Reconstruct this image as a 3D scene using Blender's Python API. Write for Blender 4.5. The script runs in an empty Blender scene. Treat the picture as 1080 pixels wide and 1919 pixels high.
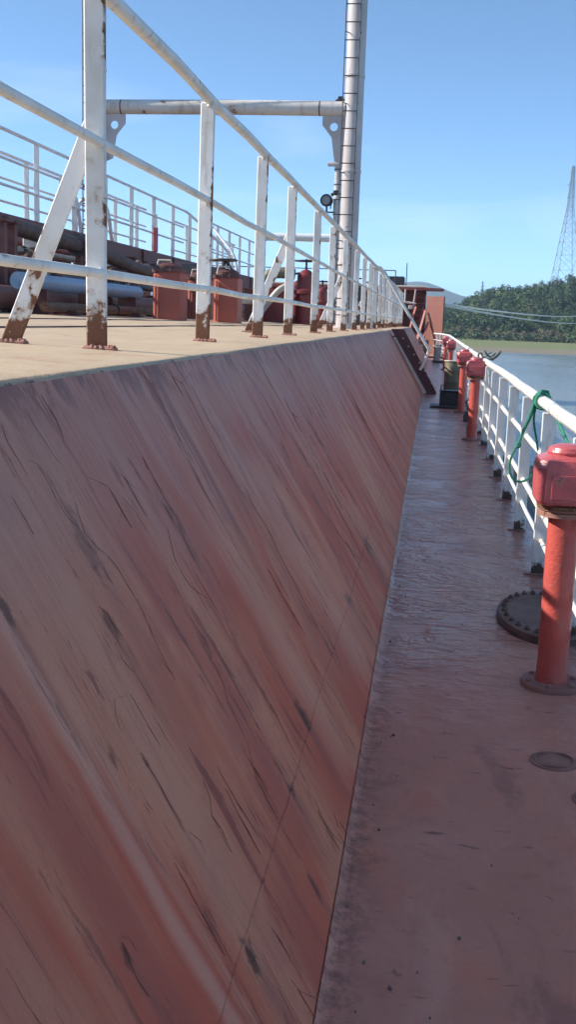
import bpy, math, random
from mathutils import Vector, Matrix, noise as mnoise
rad = math.radians
scene = bpy.context.scene
COL = scene.collection

# ------------------------------------------------------------------ camera
cam_d = bpy.data.cameras.new('camera')
cam = bpy.data.objects.new('camera', cam_d); COL.objects.link(cam)
cam_d.sensor_fit = 'VERTICAL'; cam_d.sensor_height = 24.0; cam_d.lens = 24.0 * 2000 / 1919
cam_d.clip_start = 0.05; cam_d.clip_end = 12000
def cam_matrix(p, y, r):
    B = Matrix(((1, 0, 0), (0, 0, 1), (0, -1, 0)))
    M = Matrix.Rotation(y, 3, 'Z') @ Matrix.Rotation(p, 3, 'X') @ B @ Matrix.Rotation(r, 3, 'Z')
    return Matrix((M.col[0], -M.col[1], -M.col[2])).transposed()
CAMZ = 1.5
cam.matrix_world = Matrix.Translation((0, 0, CAMZ)) @ cam_matrix(rad(-10.22), rad(7.34), rad(-1.88)).to_4x4()
scene.camera = cam

# ------------------------------------------------------------------ light
SUN = Vector((-1.0, -0.045, 0.675)).normalized()
elev = math.asin(SUN.z); azim = math.atan2(SUN.x, SUN.y)
world = bpy.data.worlds.new('World'); scene.world = world; world.use_nodes = True
wn = world.node_tree.nodes; wl = world.node_tree.links
bg = wn['Background']; sky = wn.new('ShaderNodeTexSky'); sky.sky_type = 'NISHITA'
sky.sun_disc = False; sky.sun_elevation = elev; sky.sun_rotation = azim
sky.air_density = 0.35; sky.dust_density = 0.0; sky.ozone_density = 2.6; sky.altitude = 0
# thin cirrus wisps in the sky
tc = wn.new('ShaderNodeTexCoord'); mp = wn.new('ShaderNodeMapping'); mp.inputs['Scale'].default_value = (2.2, 3.0, 13.0); mp.inputs['Rotation'].default_value = (0.12, 0.1, 0.2)
wl.new(tc.outputs['Generated'], mp.inputs['Vector'])
cn = wn.new('ShaderNodeTexNoise'); cn.inputs['Scale'].default_value = 1.0; cn.inputs['Detail'].default_value = 7; cn.inputs['Distortion'].default_value = 0.5
wl.new(mp.outputs['Vector'], cn.inputs['Vector'])
cr = wn.new('ShaderNodeMapRange'); cr.inputs['From Min'].default_value = 0.52; cr.inputs['From Max'].default_value = 0.85; cr.inputs['To Max'].default_value = 0.42
wl.new(cn.outputs['Fac'], cr.inputs['Value'])
cm = wn.new('ShaderNodeMix'); cm.data_type = 'RGBA'
wl.new(cr.outputs['Result'], cm.inputs[0]); hs_ = wn.new('ShaderNodeHueSaturation'); hs_.inputs['Hue'].default_value = 0.488; hs_.inputs['Saturation'].default_value = 1.0; wl.new(sky.outputs['Color'], hs_.inputs['Color']); wl.new(hs_.outputs['Color'], cm.inputs[6]); cm.inputs[7].default_value = (4.2, 4.6, 5.0, 1)
wl.new(cm.outputs[2], bg.inputs['Color']); bg.inputs['Strength'].default_value = 0.132
sun_d = bpy.data.lights.new('sun', 'SUN'); sun_d.energy = 3.25; sun_d.angle = rad(0.55); sun_d.color = (1.0, 0.94, 0.85)
sun_o = bpy.data.objects.new('sun', sun_d); COL.objects.link(sun_o); sun_o.location = SUN * 60
sun_o.rotation_euler = SUN.to_track_quat('Z', 'Y').to_euler()
scene.view_settings.view_transform = 'Standard'; scene.view_settings.look = 'None'
scene.view_settings.exposure = 1.2; scene.view_settings.gamma = 1.0; scene.view_settings.use_curve_mapping = False

cy = scene.cycles
cy.use_adaptive_sampling = True; cy.adaptive_threshold = 0.03; cy.use_denoising = True
cy.max_bounces = 5; cy.diffuse_bounces = 3; cy.glossy_bounces = 3; cy.volume_bounces = 0; cy.transmission_bounces = 2
cy.caustics_reflective = False; cy.caustics_refractive = False

# ------------------------------------------------------------------ mesh helpers
def frame(d):
    d = Vector(d).normalized(); u = Vector((0, 0, 1)) if abs(d.z) < 0.95 else Vector((1, 0, 0))
    a = d.cross(u).normalized(); return a, a.cross(d).normalized()
class MB:
    def __init__(s): s.v = []; s.f = []
    def add(s, vs, fs):
        o = len(s.v); s.v += [Vector(p) for p in vs]; s.f += [tuple(i + o for i in f) for f in fs]; return s
    def box(s, c, size, rot=None, bev=0.0):
        hx, hy, hz = size[0] / 2, size[1] / 2, size[2] / 2
        b = min(bev, hx * .9, hy * .9, hz * .9)
        vs = []
        if b > 0:   # chamfered box: 24 verts
            idx = {}
            for sx in (-1, 1):
                for sy in (-1, 1):
                    for sz in (-1, 1):
                        for ax in range(3):
                            p = [sx * (hx - b), sy * (hy - b), sz * (hz - b)]
                            p[ax] = (sx * hx, sy * hy, sz * hz)[ax]
                            idx[(sx, sy, sz, ax)] = len(vs); vs.append(Vector(p))
            fs = []
            for ax in range(3):
                o1, o2 = [i for i in range(3) if i != ax]
                for sg in (-1, 1):
                    q = []
                    for a, b2 in ((-1, -1), (1, -1), (1, 1), (-1, 1)):
                        k = [0, 0, 0]; k[ax] = sg; k[o1] = a; k[o2] = b2; q.append(idx[(*k, ax)])
                    fs.append(q)
                for a in (-1, 1):
                    for b2 in (-1, 1):
                        q = []
                        for t, axx in ((-1, o1), (1, o1), (1, o2), (-1, o2)):
                            k = [0, 0, 0]; k[ax] = t; k[o1] = a; k[o2] = b2; q.append(idx[(*k, axx)])
                        fs.append(q)
            for sx in (-1, 1):
                for sy in (-1, 1):
                    for sz in (-1, 1): fs.append([idx[(sx, sy, sz, i)] for i in range(3)])
        else:
            for sx in (-1, 1):
                for sy in (-1, 1):
                    for sz in (-1, 1): vs.append(Vector((sx * hx, sy * hy, sz * hz)))
            fs = [(0, 1, 3, 2), (4, 6, 7, 5), (0, 4, 5, 1), (2, 3, 7, 6), (0, 2, 6, 4), (1, 5, 7, 3)]
        c = Vector(c)
        fixed = []
        for f in fs:
            q = list(f); cen = sum((vs[i] for i in q), Vector()) / len(q)
            nrm = (vs[q[1]] - vs[q[0]]).cross(vs[q[2]] - vs[q[0]])
            if nrm.dot(cen) < 0: q.reverse()
            fixed.append(q)
        vs = [c + (rot @ p if rot else p) for p in vs]
        return s.add(vs, fixed)
    def bar(s, p0, p1, w, t, side=None, bev=0.0):
        p0 = Vector(p0); p1 = Vector(p1); d = (p1 - p0); L = d.length; d.normalize()
        sd = Vector(side) if side else frame(d)[0]
        sd = (sd - d * sd.dot(d)).normalized(); th = d.cross(sd)
        R = Matrix((sd, th, d)).transposed()
        return s.box((p0 + p1) / 2, (w, t, L), R, bev)
    def tube(s, path, r, n=10, cap=True, closed=False):
        P = [Vector(p) for p in path]; m = len(P); o = []; vs = []; fs = []
        a = None
        for i, p in enumerate(P):
            if closed: d = P[(i + 1) % m] - P[i - 1]
            else: d = P[min(i + 1, m - 1)] - P[max(i - 1, 0)]
            d.normalize()
            if a is None: a, _ = frame(d)
            a = (a - d * a.dot(d)).normalized(); b = a.cross(d)
            rr = r[i] if isinstance(r, (list, tuple)) else r
            for k in range(n):
                t = 2 * math.pi * k / n; vs.append(p + (a * math.cos(t) + b * math.sin(t)) * rr)
        R = m if closed else m - 1
        for i in range(R):
            j = (i + 1) % m
            for k in range(n):
                k2 = (k + 1) % n; fs.append((i * n + k, i * n + k2, j * n + k2, j * n + k))
        if cap and not closed:
            fs.append(tuple(range(n))[::-1]); fs.append(tuple((m - 1) * n + k for k in range(n)))
        return s.add(vs, fs)
    def lathe(s, c, prof, n=20, sx=1.0, sy=1.0):
        c = Vector(c); vs = []; fs = []; m = len(prof)
        for r, z in prof:
            for k in range(n):
                t = 2 * math.pi * (k + .5) / n; vs.append(c + Vector((r * sx * math.cos(t), r * sy * math.sin(t), z)))
        for i in range(m - 1):
            for k in range(n):
                k2 = (k + 1) % n; fs.append((i * n + k, i * n + k2, (i + 1) * n + k2, (i + 1) * n + k))
        fs.append(tuple(range(n))[::-1]); fs.append(tuple((m - 1) * n + k for k in range(n)))
        return s.add(vs, fs)
    def prism(s, poly, axis, a, b):
        # poly: 2D points, extruded along axis from a to b
        def P(u, v, w): return {'y': (u, w, v), 'x': (w, u, v), 'z': (u, v, w)}[axis]
        n = len(poly); vs = [P(u, v, a) for u, v in poly] + [P(u, v, b) for u, v in poly]
        fs = [tuple(range(n))[::-1], tuple(range(n, 2 * n))] + [(i, (i + 1) % n, n + (i + 1) % n, n + i) for i in range(n)]
        return s.add(vs, fs)
    def mesh(s, name, at=(0, 0, 0), smooth=0.6):
        me = bpy.data.meshes.new(name); at = Vector(at)
        me.from_pydata([p - at for p in s.v], [], s.f); me.update()
        if smooth:
            me.shade_smooth(); me.set_sharp_from_angle(angle=smooth)
        return me
    def build(s, name, mat, parent=None, at=None, smooth=0.6):
        base = parent_world(parent)
        at = Vector(at) if at is not None else base
        me = s.mesh(name, at, smooth); me.materials.append(mat)
        return put(name, me, parent, at)
def parent_world(p):
    w = Vector((0, 0, 0))
    while p: w = w + p.location; p = p.parent
    return w
def put(name, me, parent, at):
    o = bpy.data.objects.new(name, me); COL.objects.link(o)
    o.location = Vector(at) - parent_world(parent); o.parent = parent
    return o
def tag(o, label=None, cat=None, group=None, kind=None):
    if label: o['label'] = label
    if cat: o['category'] = cat
    if group: o['group'] = group
    if kind: o['kind'] = kind
    return o
def thing(name, at, label, cat, group=None):
    o = bpy.data.objects.new(name, None); COL.objects.link(o); o.location = at; o.empty_display_size = .1
    return tag(o, label, cat, group)
def copy_tree(o, loc=None, parent=None):
    c = o.copy(); COL.objects.link(c); c.parent = parent
    if loc is not None: c.location = loc
    for ch in list(o.children): copy_tree(ch, None, c)
    return c

# ------------------------------------------------------------------ material helpers
class G:
    def __init__(s, name):
        s.m = bpy.data.materials.new(name); s.m.use_nodes = True
        s.t = s.m.node_tree; s.n = s.t.nodes; s.l = s.t.links
        s.b = s.n['Principled BSDF']
        c = s.n.new('ShaderNodeTexCoord'); s.obj = c.outputs['Object']
        s._rnd = None
    def set(s, sock, v):
        if isinstance(v, bpy.types.NodeSocket): s.l.new(v, sock)
        elif isinstance(v, (tuple, list)) and len(v) == 3 and sock.type == 'RGBA': sock.default_value = (*v, 1)
        else: sock.default_value = v
    def rnd(s):
        if s._rnd is None: s._rnd = s.n.new('ShaderNodeObjectInfo').outputs['Random']
        return s._rnd
    def math(s, op, a, b=0.0, c=None, clamp=False):
        n = s.n.new('ShaderNodeMath'); n.operation = op; n.use_clamp = clamp
        s.set(n.inputs[0], a); s.set(n.inputs[1], b)
        if c is not None: s.set(n.inputs[2], c)
        return n.outputs[0]
    def sep(s, v):
        n = s.n.new('ShaderNodeSeparateXYZ'); s.l.new(v, n.inputs[0]); return n.outputs
    def comb(s, x, y, z):
        n = s.n.new('ShaderNodeCombineXYZ')
        for i, k in enumerate((x, y, z)): s.set(n.inputs[i], k)
        return n.outputs[0]
    def map(s, v, scale=(1, 1, 1), loc=(0, 0, 0), rot=(0, 0, 0)):
        n = s.n.new('ShaderNodeMapping'); s.l.new(v, n.inputs[0]); n.inputs['Scale'].default_value = scale
        n.inputs['Rotation'].default_value = rot; s.set(n.inputs['Location'], loc); return n.outputs[0]
    def jitter(s, v, k=17.0):
        r = s.math('MULTIPLY', s.rnd(), k)
        n = s.n.new('ShaderNodeVectorMath'); n.operation = 'ADD'; s.l.new(v, n.inputs[0]); s.l.new(s.comb(r, r, r), n.inputs[1]); return n.outputs[0]
    def noise(s, v, scale=5.0, detail=4.0, rough=0.55, dist=0.0, color=False):
        n = s.n.new('ShaderNodeTexNoise'); s.l.new(v, n.inputs['Vector']); n.inputs['Scale'].default_value = scale
        n.inputs['Detail'].default_value = detail; n.inputs['Roughness'].default_value = rough; n.inputs['Distortion'].default_value = dist
        return n.outputs['Color' if color else 'Fac']
    def voro(s, v, scale=5.0):
        n = s.n.new('ShaderNodeTexVoronoi'); s.l.new(v, n.inputs['Vector']); n.inputs['Scale'].default_value = scale; return n.outputs['Distance']
    def rng(s, v, a, b, c=0.0, d=1.0, smooth=True):
        n = s.n.new('ShaderNodeMapRange'); n.interpolation_type = 'SMOOTHSTEP' if smooth else 'LINEAR'
        for i, k in enumerate((v, a, b, c, d)): s.set(n.inputs[i], k)
        return n.outputs[0]
    def mix(s, f, a, b, mode='MIX'):
        n = s.n.new('ShaderNodeMix'); n.data_type = 'RGBA'; n.blend_type = mode; n.clamp_factor = True
        s.set(n.inputs[0], f); s.set(n.inputs[6], a if isinstance(a, bpy.types.NodeSocket) else (*a, 1)); s.set(n.inputs[7], b if isinstance(b, bpy.types.NodeSocket) else (*b, 1))
        return n.outputs[2]
    def bump(s, h, strength=0.3, dist=0.01, prev=None):
        n = s.n.new('ShaderNodeBump'); n.inputs['Strength'].default_value = strength; n.inputs['Distance'].default_value = dist
        s.set(n.inputs['Height'], h)
        if prev: s.l.new(prev, n.inputs['Normal'])
        return n.outputs[0]
    def done(s, color, rough=0.6, normal=None, spec=0.5, metal=0.0):
        s.set(s.b.inputs['Base Color'], color); s.set(s.b.inputs['Roughness'], rough)
        s.set(s.b.inputs['Specular IOR Level'], spec); s.set(s.b.inputs['Metallic'], metal)
        if normal: s.l.new(normal, s.b.inputs['Normal'])
        return s.m

def paint(name, base, dirt, rust_top=0.0, rust_lvl=0.5, rust=(0.13, 0.055, 0.025), rough=0.45, scale=9.0, base_rust=0.36, lump=0.25, edge=0.0):
    """old ship paint: base colour, dirt, rust patches, more of it near the foot (local z below rust_top)"""
    g = G(name); p = g.jitter(g.obj)
    z = g.sep(g.obj)[2]
    n1 = g.noise(p, scale, 8, 0.65); n2 = g.noise(p, scale * .35, 4); n3 = g.noise(p, scale * 5, 4)
    ps = g.map(p, (1, 1, .15)); streak = g.noise(ps, scale * 2.5, 4)
    col = g.mix(g.rng(n2, .4, .75), base, dirt)
    col = g.mix(g.rng(streak, .56, .72, 0, .45), col, (dirt[0] * .7, dirt[1] * .6, dirt[2] * .5))
    m = n1
    if rust_top > 0: m = g.math('ADD', n1, g.rng(z, 0.0, rust_top, base_rust, 0.0))
    if edge > 0: m = g.math('ADD', m, g.math('MULTIPLY', g.rng(g.sep(g.obj)[0], edge * .5, edge, 0, .22), g.rng(g.noise(g.map(p, (1, 1, .5)), 6, 4), .48, .58)))
    mask = g.rng(m, rust_lvl + .16, rust_lvl + .22)
    halo = g.rng(m, rust_lvl + .08, rust_lvl + .2, 0, .55)
    rc = g.mix(n3, rust, (rust[0] * 1.9, rust[1] * 1.7, rust[2] * 1.6)); rc = g.mix(g.rng(n1, .58, .8), rc, (.040, .022, .016))
    col = g.mix(halo, col, (rust[0] * 2.6 + .06, rust[1] * 3.2 + .06, rust[2] * 3.2 + .05)); col = g.mix(mask, col, rc)
    h = g.math('ADD', g.math('MULTIPLY', mask, -1.0), g.math('MULTIPLY', n3, .5))
    return g.done(col, g.rng(mask, 0, 1, rough, .9), g.bump(h, lump, .006))

WHITE = paint('white_paint', (.76, .755, .745), (.62, .595, .54), 0.28, .495, rust=(.125, .060, .034), rough=.4, edge=.042, scale=11)
WHITE_SIDE = paint('white_side_paint', (.78, .78, .77), (.66, .65, .62), 0.16, .57, rust=(.062, .045, .036), rough=.4, scale=10, base_rust=.42)
WHITE_RAIL = paint('white_rail_paint', (.79, .775, .735), (.63, .59, .52), 0, .475, rough=.42)
WHITE_FAR = paint('white_far_paint', (.74, .75, .76), (.6, .6, .6), 0, .62, scale=3)
MAST = paint('mast_paint', (.58, .54, .535), (.47, .42, .405), 0, .52, scale=4, rough=.5)
BEAM = paint('beam_paint', (.70, .66, .62), (.56, .49, .43), 0, .47, scale=3.2, rust=(.13, .06, .035), rough=.5)
RED = paint('red_vent_paint', (.57, .105, .082), (.48, .095, .082), 0, .51, scale=15, rust=(.14, .055, .045), rough=.30, lump=1.0)
REDHEAD = paint('red_head_paint', (.52, .105, .11), (.43, .095, .10), 0, .48, scale=13, rust=(.14, .06, .05), rough=.28, lump=1.0)
OXIDE = paint('oxide_paint', (.38, .10, .070), (.31, .085, .062), 0, .56, scale=3, rust=(.07, .03, .022), rough=.55)
OXIDE_DARK = paint('dark_oxide_paint', (.14, .045, .04), (.10, .038, .034), 0, .5, scale=3, rust=(.05, .022, .018), rough=.6)
STAIRRED = paint('stair_paint', (.10, .022, .025), (.07, .02, .022), 0, .58, scale=4, rust=(.05, .022, .018), rough=.5)
RUSTY = paint('rusty_steel', (.17, .08, .05), (.10, .05, .035), 0, .42, scale=18, rough=.85, lump=.7)
PINKRUST = paint('flaking_flange', (.36, .17, .13), (.28, .12, .09), 0, .45, scale=20, rust=(.12, .05, .03), rough=.8, lump=.8)
BLUEPIPE = paint('blue_grey_paint', (.22, .32, .46), (.18, .26, .38), 0, .62, scale=4, rough=.35)
PIPERED = paint('pipe_red_paint', (.17, .06, .045), (.12, .05, .04), 0, .52, scale=4, rust=(.06, .03, .02), rough=.55)
PALE = paint('pale_pipe_paint', (.55, .50, .45), (.42, .36, .30), 0, .56, scale=5)
OLIVE = paint('olive_drum_paint', (.19, .17, .11), (.14, .12, .08), 0, .54, scale=5, rough=.5)
def plain(name, c1, c2, scale=6, rough=.6, b=.2):
    g = G(name); p = g.jitter(g.obj); n = g.noise(p, scale, 6)
    return g.done(g.mix(g.rng(n, .35, .7), c1, c2), rough, g.bump(n, b, .01))
BLACK = plain('black_paint', (.018, .018, .022), (.03, .028, .03), 8, .5)
DARKHOSE = plain('dark_hose', (.075, .045, .038), (.12, .075, .06), 8, .65)
DARKSTEEL = plain('dark_steel', (.045, .04, .045), (.08, .065, .065), 12, .5, .4)
HATCHPLATE = plain('hatch_plate', (.16, .095, .08), (.24, .14, .115), 7, .7, .4)
RUSTDARK = plain('dark_rust', (.10, .060, .052), (.165, .095, .078), 14, .7, .6)
DECKPLATE = plain('deck_painted_steel', (.28, .135, .11), (.36, .18, .145), 14, .75, .5)
GREENROPE = plain('green_rope', (.03, .22, .14), (.06, .33, .22), 160, .8, .9)
PALEROPE = plain('pale_rope', (.74, .76, .70), (.60, .63, .58), 30, .85, .6)
GREYROPE = plain('grey_rope', (.12, .14, .13), (.22, .24, .22), 60, .85, .6)
PYLON = plain('galvanised', (.16, .19, .20), (.20, .22, .23), 1, .5)
CONCRETE = plain('concrete_grey', (.4, .39, .36), (.32, .31, .29), 2, .8)
g = G('lamp_glass'); GLASS = g.done((.12, .13, .15), .1)
g = G('seam_steel'); p = g.map(g.obj, (1, 1, 1)); n = g.noise(p, 22, 5)
n2 = g.noise(p, 2.2, 4)
SEAM = g.done(g.mix(g.rng(n2, .5, .62), g.mix(n, (.20, .10, .085), (.30, .20, .17)), (.06, .032, .03)), .7, g.bump(n, .8, .01))

# ---- trunk side: faded red oxide with run-off streaks, lifted paint and rust
def wall_material():
    g = G('trunk_side_paint'); x, y, z = g.sep(g.obj)
    def st(sy, sz, det=3, dist=0.0, off=0.0, rough=.55):
        return g.noise(g.comb(off, g.math('MULTIPLY', y, sy), g.math('MULTIPLY', z, sz)), 1.0, det, rough, dist)
    big = st(1.7, .75, 4, .6, 3.1); mid = st(5.5, .9, 5, .5, 7.7, .62); fine = st(34, 1.3, 3, .4, 1.3); blot = st(1.3, 1.6, 3, .3, 9.4)
    grain = st(150, 140, 2)
    RED_, TAN_, MAUVE_ = (.340, .072, .041), (.378, .140, .082), (.320, .165, .128)
    col = g.mix(g.rng(big, .40, .60), RED_, TAN_)
    col = g.mix(g.rng(mid, .46, .70, 0, .5), col, (.285, .082, .056))
    col = g.mix(g.rng(mid, .48, .32, 0, .4), col, (.375, .150, .095))
    iso = g.noise(g.obj, 3.1, 6, .68, .4); col = g.mix(g.rng(iso, .50, .68, 0, .55), col, (.255, .070, .050)); col = g.mix(g.rng(iso, .46, .30, 0, .4), col, (.385, .155, .098))
    # mauve towards the top: chalky fade plus grazing sky sheen put into the colour
    top = g.math('ADD', g.rng(z, .35, 1.30, 0, .6, False), g.math('MULTIPLY', blot, .55))
    col = g.mix(g.rng(top, .46, .92, 0, .8), col, MAUVE_)
    upper = g.math('MULTIPLY', g.rng(z, .25, 1.25, .10, 1.0), g.rng(y, 1.5, 4.5, .45, 1.0))
    col = g.mix(g.math('MULTIPLY', g.rng(fine, .53, .72, 0, .5), g.math('MULTIPLY', upper, g.rng(iso, .62, .40, .3, 1.0))), col, (.13, .056, .052))
    col = g.mix(g.math('MULTIPLY', g.rng(fine, .46, .28, 0, .4), g.math('MULTIPLY', upper, g.rng(iso, .40, .60, .3, 1.0))), col, (.42, .26, .22))
    yw = g.math('ADD', y, g.math('MULTIPLY', g.math('SUBTRACT', blot, .5), .07))
    def run(y0, w, z0, z1, c, a, soft=.15):
        d = g.math('ABSOLUTE', g.math('SUBTRACT', yw, y0)); m = g.rng(d, w, w * .15, 0, a)
        m = g.math('MULTIPLY', m, g.rng(z, z0 - soft, z0 + .02)); return g.math('MULTIPLY', m, g.rng(z, z1 + .04, z1 - soft)), c
    for a in ((1.745, .045, .1, 1.12, (.43, .225, .165), .55), (1.815, .03, .15, .9, (.38, .18, .125), .4), (1.58, .11, 0, .95, (.265, .066, .046), .7), (2.03, .17, 0, 1.1, (.375, .165, .108), .5),
              (2.60, .14, .2, 1.0, (.28, .072, .050), .5), (3.30, .18, .1, .9, (.39, .185, .125), .5), (4.3, .3, .15, 1.0, (.375, .19, .14), .5), (3.55, .05, .8, 1.345, (.15, .07, .065), .5), (1.27, .14, 0, .75, (.37, .165, .108), .5)):
        m, c = run(*a); col = g.mix(m, col, c)
    blotch = g.math('MULTIPLY', g.rng(st(11, 2.2, 6, .5, 31.0, .72), .575, .625), g.rng(big, .40, .55))
    col = g.mix(g.math('MULTIPLY', blotch, .75), col, (.150, .040, .032))
    scab = g.math('MULTIPLY', g.rng(st(24, 4.5, 6, .7, 91.0, .78), .52, .60), g.rng(st(4.2, 1.1, 4, .5, 101.0, .6), .53, .63))
    col = g.mix(g.math('MULTIPLY', scab, .8), col, (.125, .040, .032))
    thin = g.rng(st(90, 2.2, 2, .3, 111.0), .56, .70); col = g.mix(g.math('MULTIPLY', thin, .28), col, (.16, .055, .045))
    lip = g.math('MULTIPLY', g.rng(z, 1.20, 1.33), g.rng(st(9, 5, 6, .5, 121.0, .7), .46, .58)); col = g.mix(g.math('MULTIPLY', lip, .75), col, (.13, .062, .058))
    smud = g.math('MULTIPLY', g.rng(st(5, 1.3, 5, .6, 61.0, .62), .54, .66), g.rng(st(1.5, 1.0, 3, .3, 71.0), .44, .58))
    col = g.mix(g.math('MULTIPLY', smud, .42), col, (.19, .060, .052))
    # rust-through spots with run-off below them
    nz = g.math('MULTIPLY', g.math('SUBTRACT', st(30, 22, 4, 0, 6.6, .7), .5), 2.8)
    spots = ((1.955, .21, .040, .048, 1), (3.13, .29, .05, .06, 1), (2.48, .09, .022, .045, .8), (1.55, .46, .018, .03, .9), (2.17, .84, .035, .045, .6), (2.95, .90, .06, .13, .5), (2.27, 1.0, .05, .14, .45),
             (2.68, .25, .035, .035, .8), (1.98, .61, .012, .03, .8), (1.78, .97, .022, .035, .8), (3.5, 1.31, .05, .06, .5), (6.0, .24, .16, .06, .8), (4.7, .25, .12, .04, .6), (5.2, .62, .10, .14, .4))
    tot = None; trail = None
    for (sy, sz, ry, rz, a) in spots:
        dy = g.math('DIVIDE', g.math('SUBTRACT', y, sy), ry); dz = g.math('DIVIDE', g.math('SUBTRACT', z, sz), rz)
        d = g.math('SQRT', g.math('ADD', g.math('MULTIPLY', dy, dy), g.math('MULTIPLY', dz, dz)))
        m = g.rng(g.math('ADD', d, nz), 1.0, .2, 0, a)
        tot = m if tot is None else g.math('MAXIMUM', tot, m)
        t = g.math('MULTIPLY', g.rng(g.math('ABSOLUTE', dy), 1.3, .1, 0, a * .5), g.math('MULTIPLY', g.rng(z, sz, sz - rz), g.rng(z, sz - rz * 2.5 - .28, sz - rz)))
        trail = t if trail is None else g.math('MAXIMUM', trail, t)
    col = g.mix(trail, col, (.15, .055, .047)); col = g.mix(tot, col, (.070, .030, .024))
    col = g.mix(g.rng(grain, .35, .75, 0, .14), col, (.12, .07, .065))
    h = g.math('ADD', g.math('SUBTRACT', g.math('MULTIPLY', fine, .25), g.math('MULTIPLY', scab, .5)), g.math('MULTIPLY', grain, .22))
    nm = g.bump(h, .30, .007); nm = g.bump(big, .35, .05, nm)
    col = g.mix(1.0, col, (1.7, 1.66, 1.62), 'MULTIPLY')
    rough = g.rng(mid, .35, .65, .50, .62)
    return g.done(col, rough, nm, .14)
WALL = wall_material()

def deck_material():
    g = G('walkway_paint'); x, y, z = g.sep(g.obj)
    p = g.obj
    n1 = g.noise(p, 1.6, 5, .6, .3); n2 = g.noise(p, 7, 6, .65); n3 = g.noise(p, 60, 3); n4 = g.noise(g.map(p, (1, 1, 1), (5, 3, 0)), 22, 6, .7)
    col = g.mix(g.rng(n1, .35, .68), (.56, .245, .18), (.61, .285, .215))
    col = g.mix(g.rng(n2, .52, .72, 0, .5), col, (.45, .185, .135)); col = g.mix(g.rng(n3, .55, .8, 0, .3), col, (.26, .18, .17))
    near = g.noise(g.map(p, (2.2, 1.0, 1)), 2.4, 4, .5); col = g.mix(g.rng(near, .5, .7, 0, .5), col, (.65, .235, .15))
    col = g.mix(g.rng(n4, .64, .72, 0, .5), col, (.17, .085, .075))
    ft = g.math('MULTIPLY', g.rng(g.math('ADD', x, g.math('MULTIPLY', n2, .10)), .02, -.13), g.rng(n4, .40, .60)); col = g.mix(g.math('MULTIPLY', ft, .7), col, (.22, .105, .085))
    stn = g.noise(g.map(p, (1.6, .8, 1), (9, 2, 0)), 1.7, 6, .68, .6); col = g.mix(g.rng(stn, .54, .66, 0, .5), col, (.24, .115, .10)); col = g.mix(g.rng(stn, .44, .32, 0, .45), col, (.66, .35, .27))
    wet = g.rng(g.math('ADD', y, g.math('MULTIPLY', g.math('SUBTRACT', n1, .5), 3.0)), 3.0, 6.5)
    col = g.mix(g.math('MULTIPLY', wet, .45), col, (.42, .20, .155))
    rip = g.noise(g.comb(g.math('MULTIPLY', x, 3.4), g.math('MULTIPLY', y, 5.2), 0), 1.0, 4, .55, 1.6)
    rip2 = g.noise(g.comb(g.math('MULTIPLY', x, 9), g.math('MULTIPLY', y, 26), 4), 1.0, 4, .6, .5)
    sc = g.math('MULTIPLY', g.rng(rip2, .60, .70), g.rng(rip, .48, .6)); col = g.mix(g.math('MULTIPLY', sc, .6), col, (.06, .04, .045))
    hh = g.math('MULTIPLY', g.math('ADD', rip, g.math('MULTIPLY', rip2, .22)), g.math('MULTIPLY', g.rng(wet, 0, 1, .10, 1.0), g.rng(n1, .38, .62, .35, 1.25)))
    nm = g.bump(hh, .70, .09); nm = g.bump(g.math('ADD', n3, n2), .22, .006, nm)
    return g.done(col, g.rng(wet, 0, 1, .60, .20), nm, g.rng(wet, 0, 1, .08, .5))
WALK = deck_material()

def trunk_top_material():
    g = G('trunk_deck_paint'); x, y, z = g.sep(g.obj); p = g.obj
    n1 = g.noise(g.map(p, (.7, .35, 1)), 2.2, 5, .6, .4); n2 = g.noise(p, 9, 6, .65); n3 = g.noise(p, 70, 3); st = g.noise(g.map(p, (6, .5, 1)), 2, 4)
    col = g.mix(g.rng(n1, .35, .66), (.53, .405, .27), (.46, .345, .235)); col = g.mix(g.rng(st, .55, .72, 0, .45), col, (.36, .26, .20))
    col = g.mix(g.rng(n2, .56, .75, 0, .4), col, (.33, .215, .17)); col = g.mix(g.rng(n3, .6, .8, 0, .25), col, (.62, .52, .42))
    sp = g.noise(g.map(p, (1, .8, 1), (2, 7, 0)), 3.4, 6, .7, .5); col = g.mix(g.rng(sp, .56, .64, 0, .5), col, (.40, .25, .165)); col = g.mix(g.rng(sp, .66, .71, 0, .8), col, (.20, .10, .075)); col = g.mix(g.rng(sp, .42, .30, 0, .5), col, (.62, .50, .35))
    ed = g.math('ADD', z, g.math('MULTIPLY', g.math('SUBTRACT', n2, .5), .075))     # the light deck paint stops raggedly over the rounded edge
    col = g.mix(g.rng(ed, 1.329, 1.322), col, (.20, .12, .11))
    return g.done(col, .7, g.bump(g.math('ADD', n2, g.math('MULTIPLY', n3, .5)), .45, .012), .3)
TOP = trunk_top_material()

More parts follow.
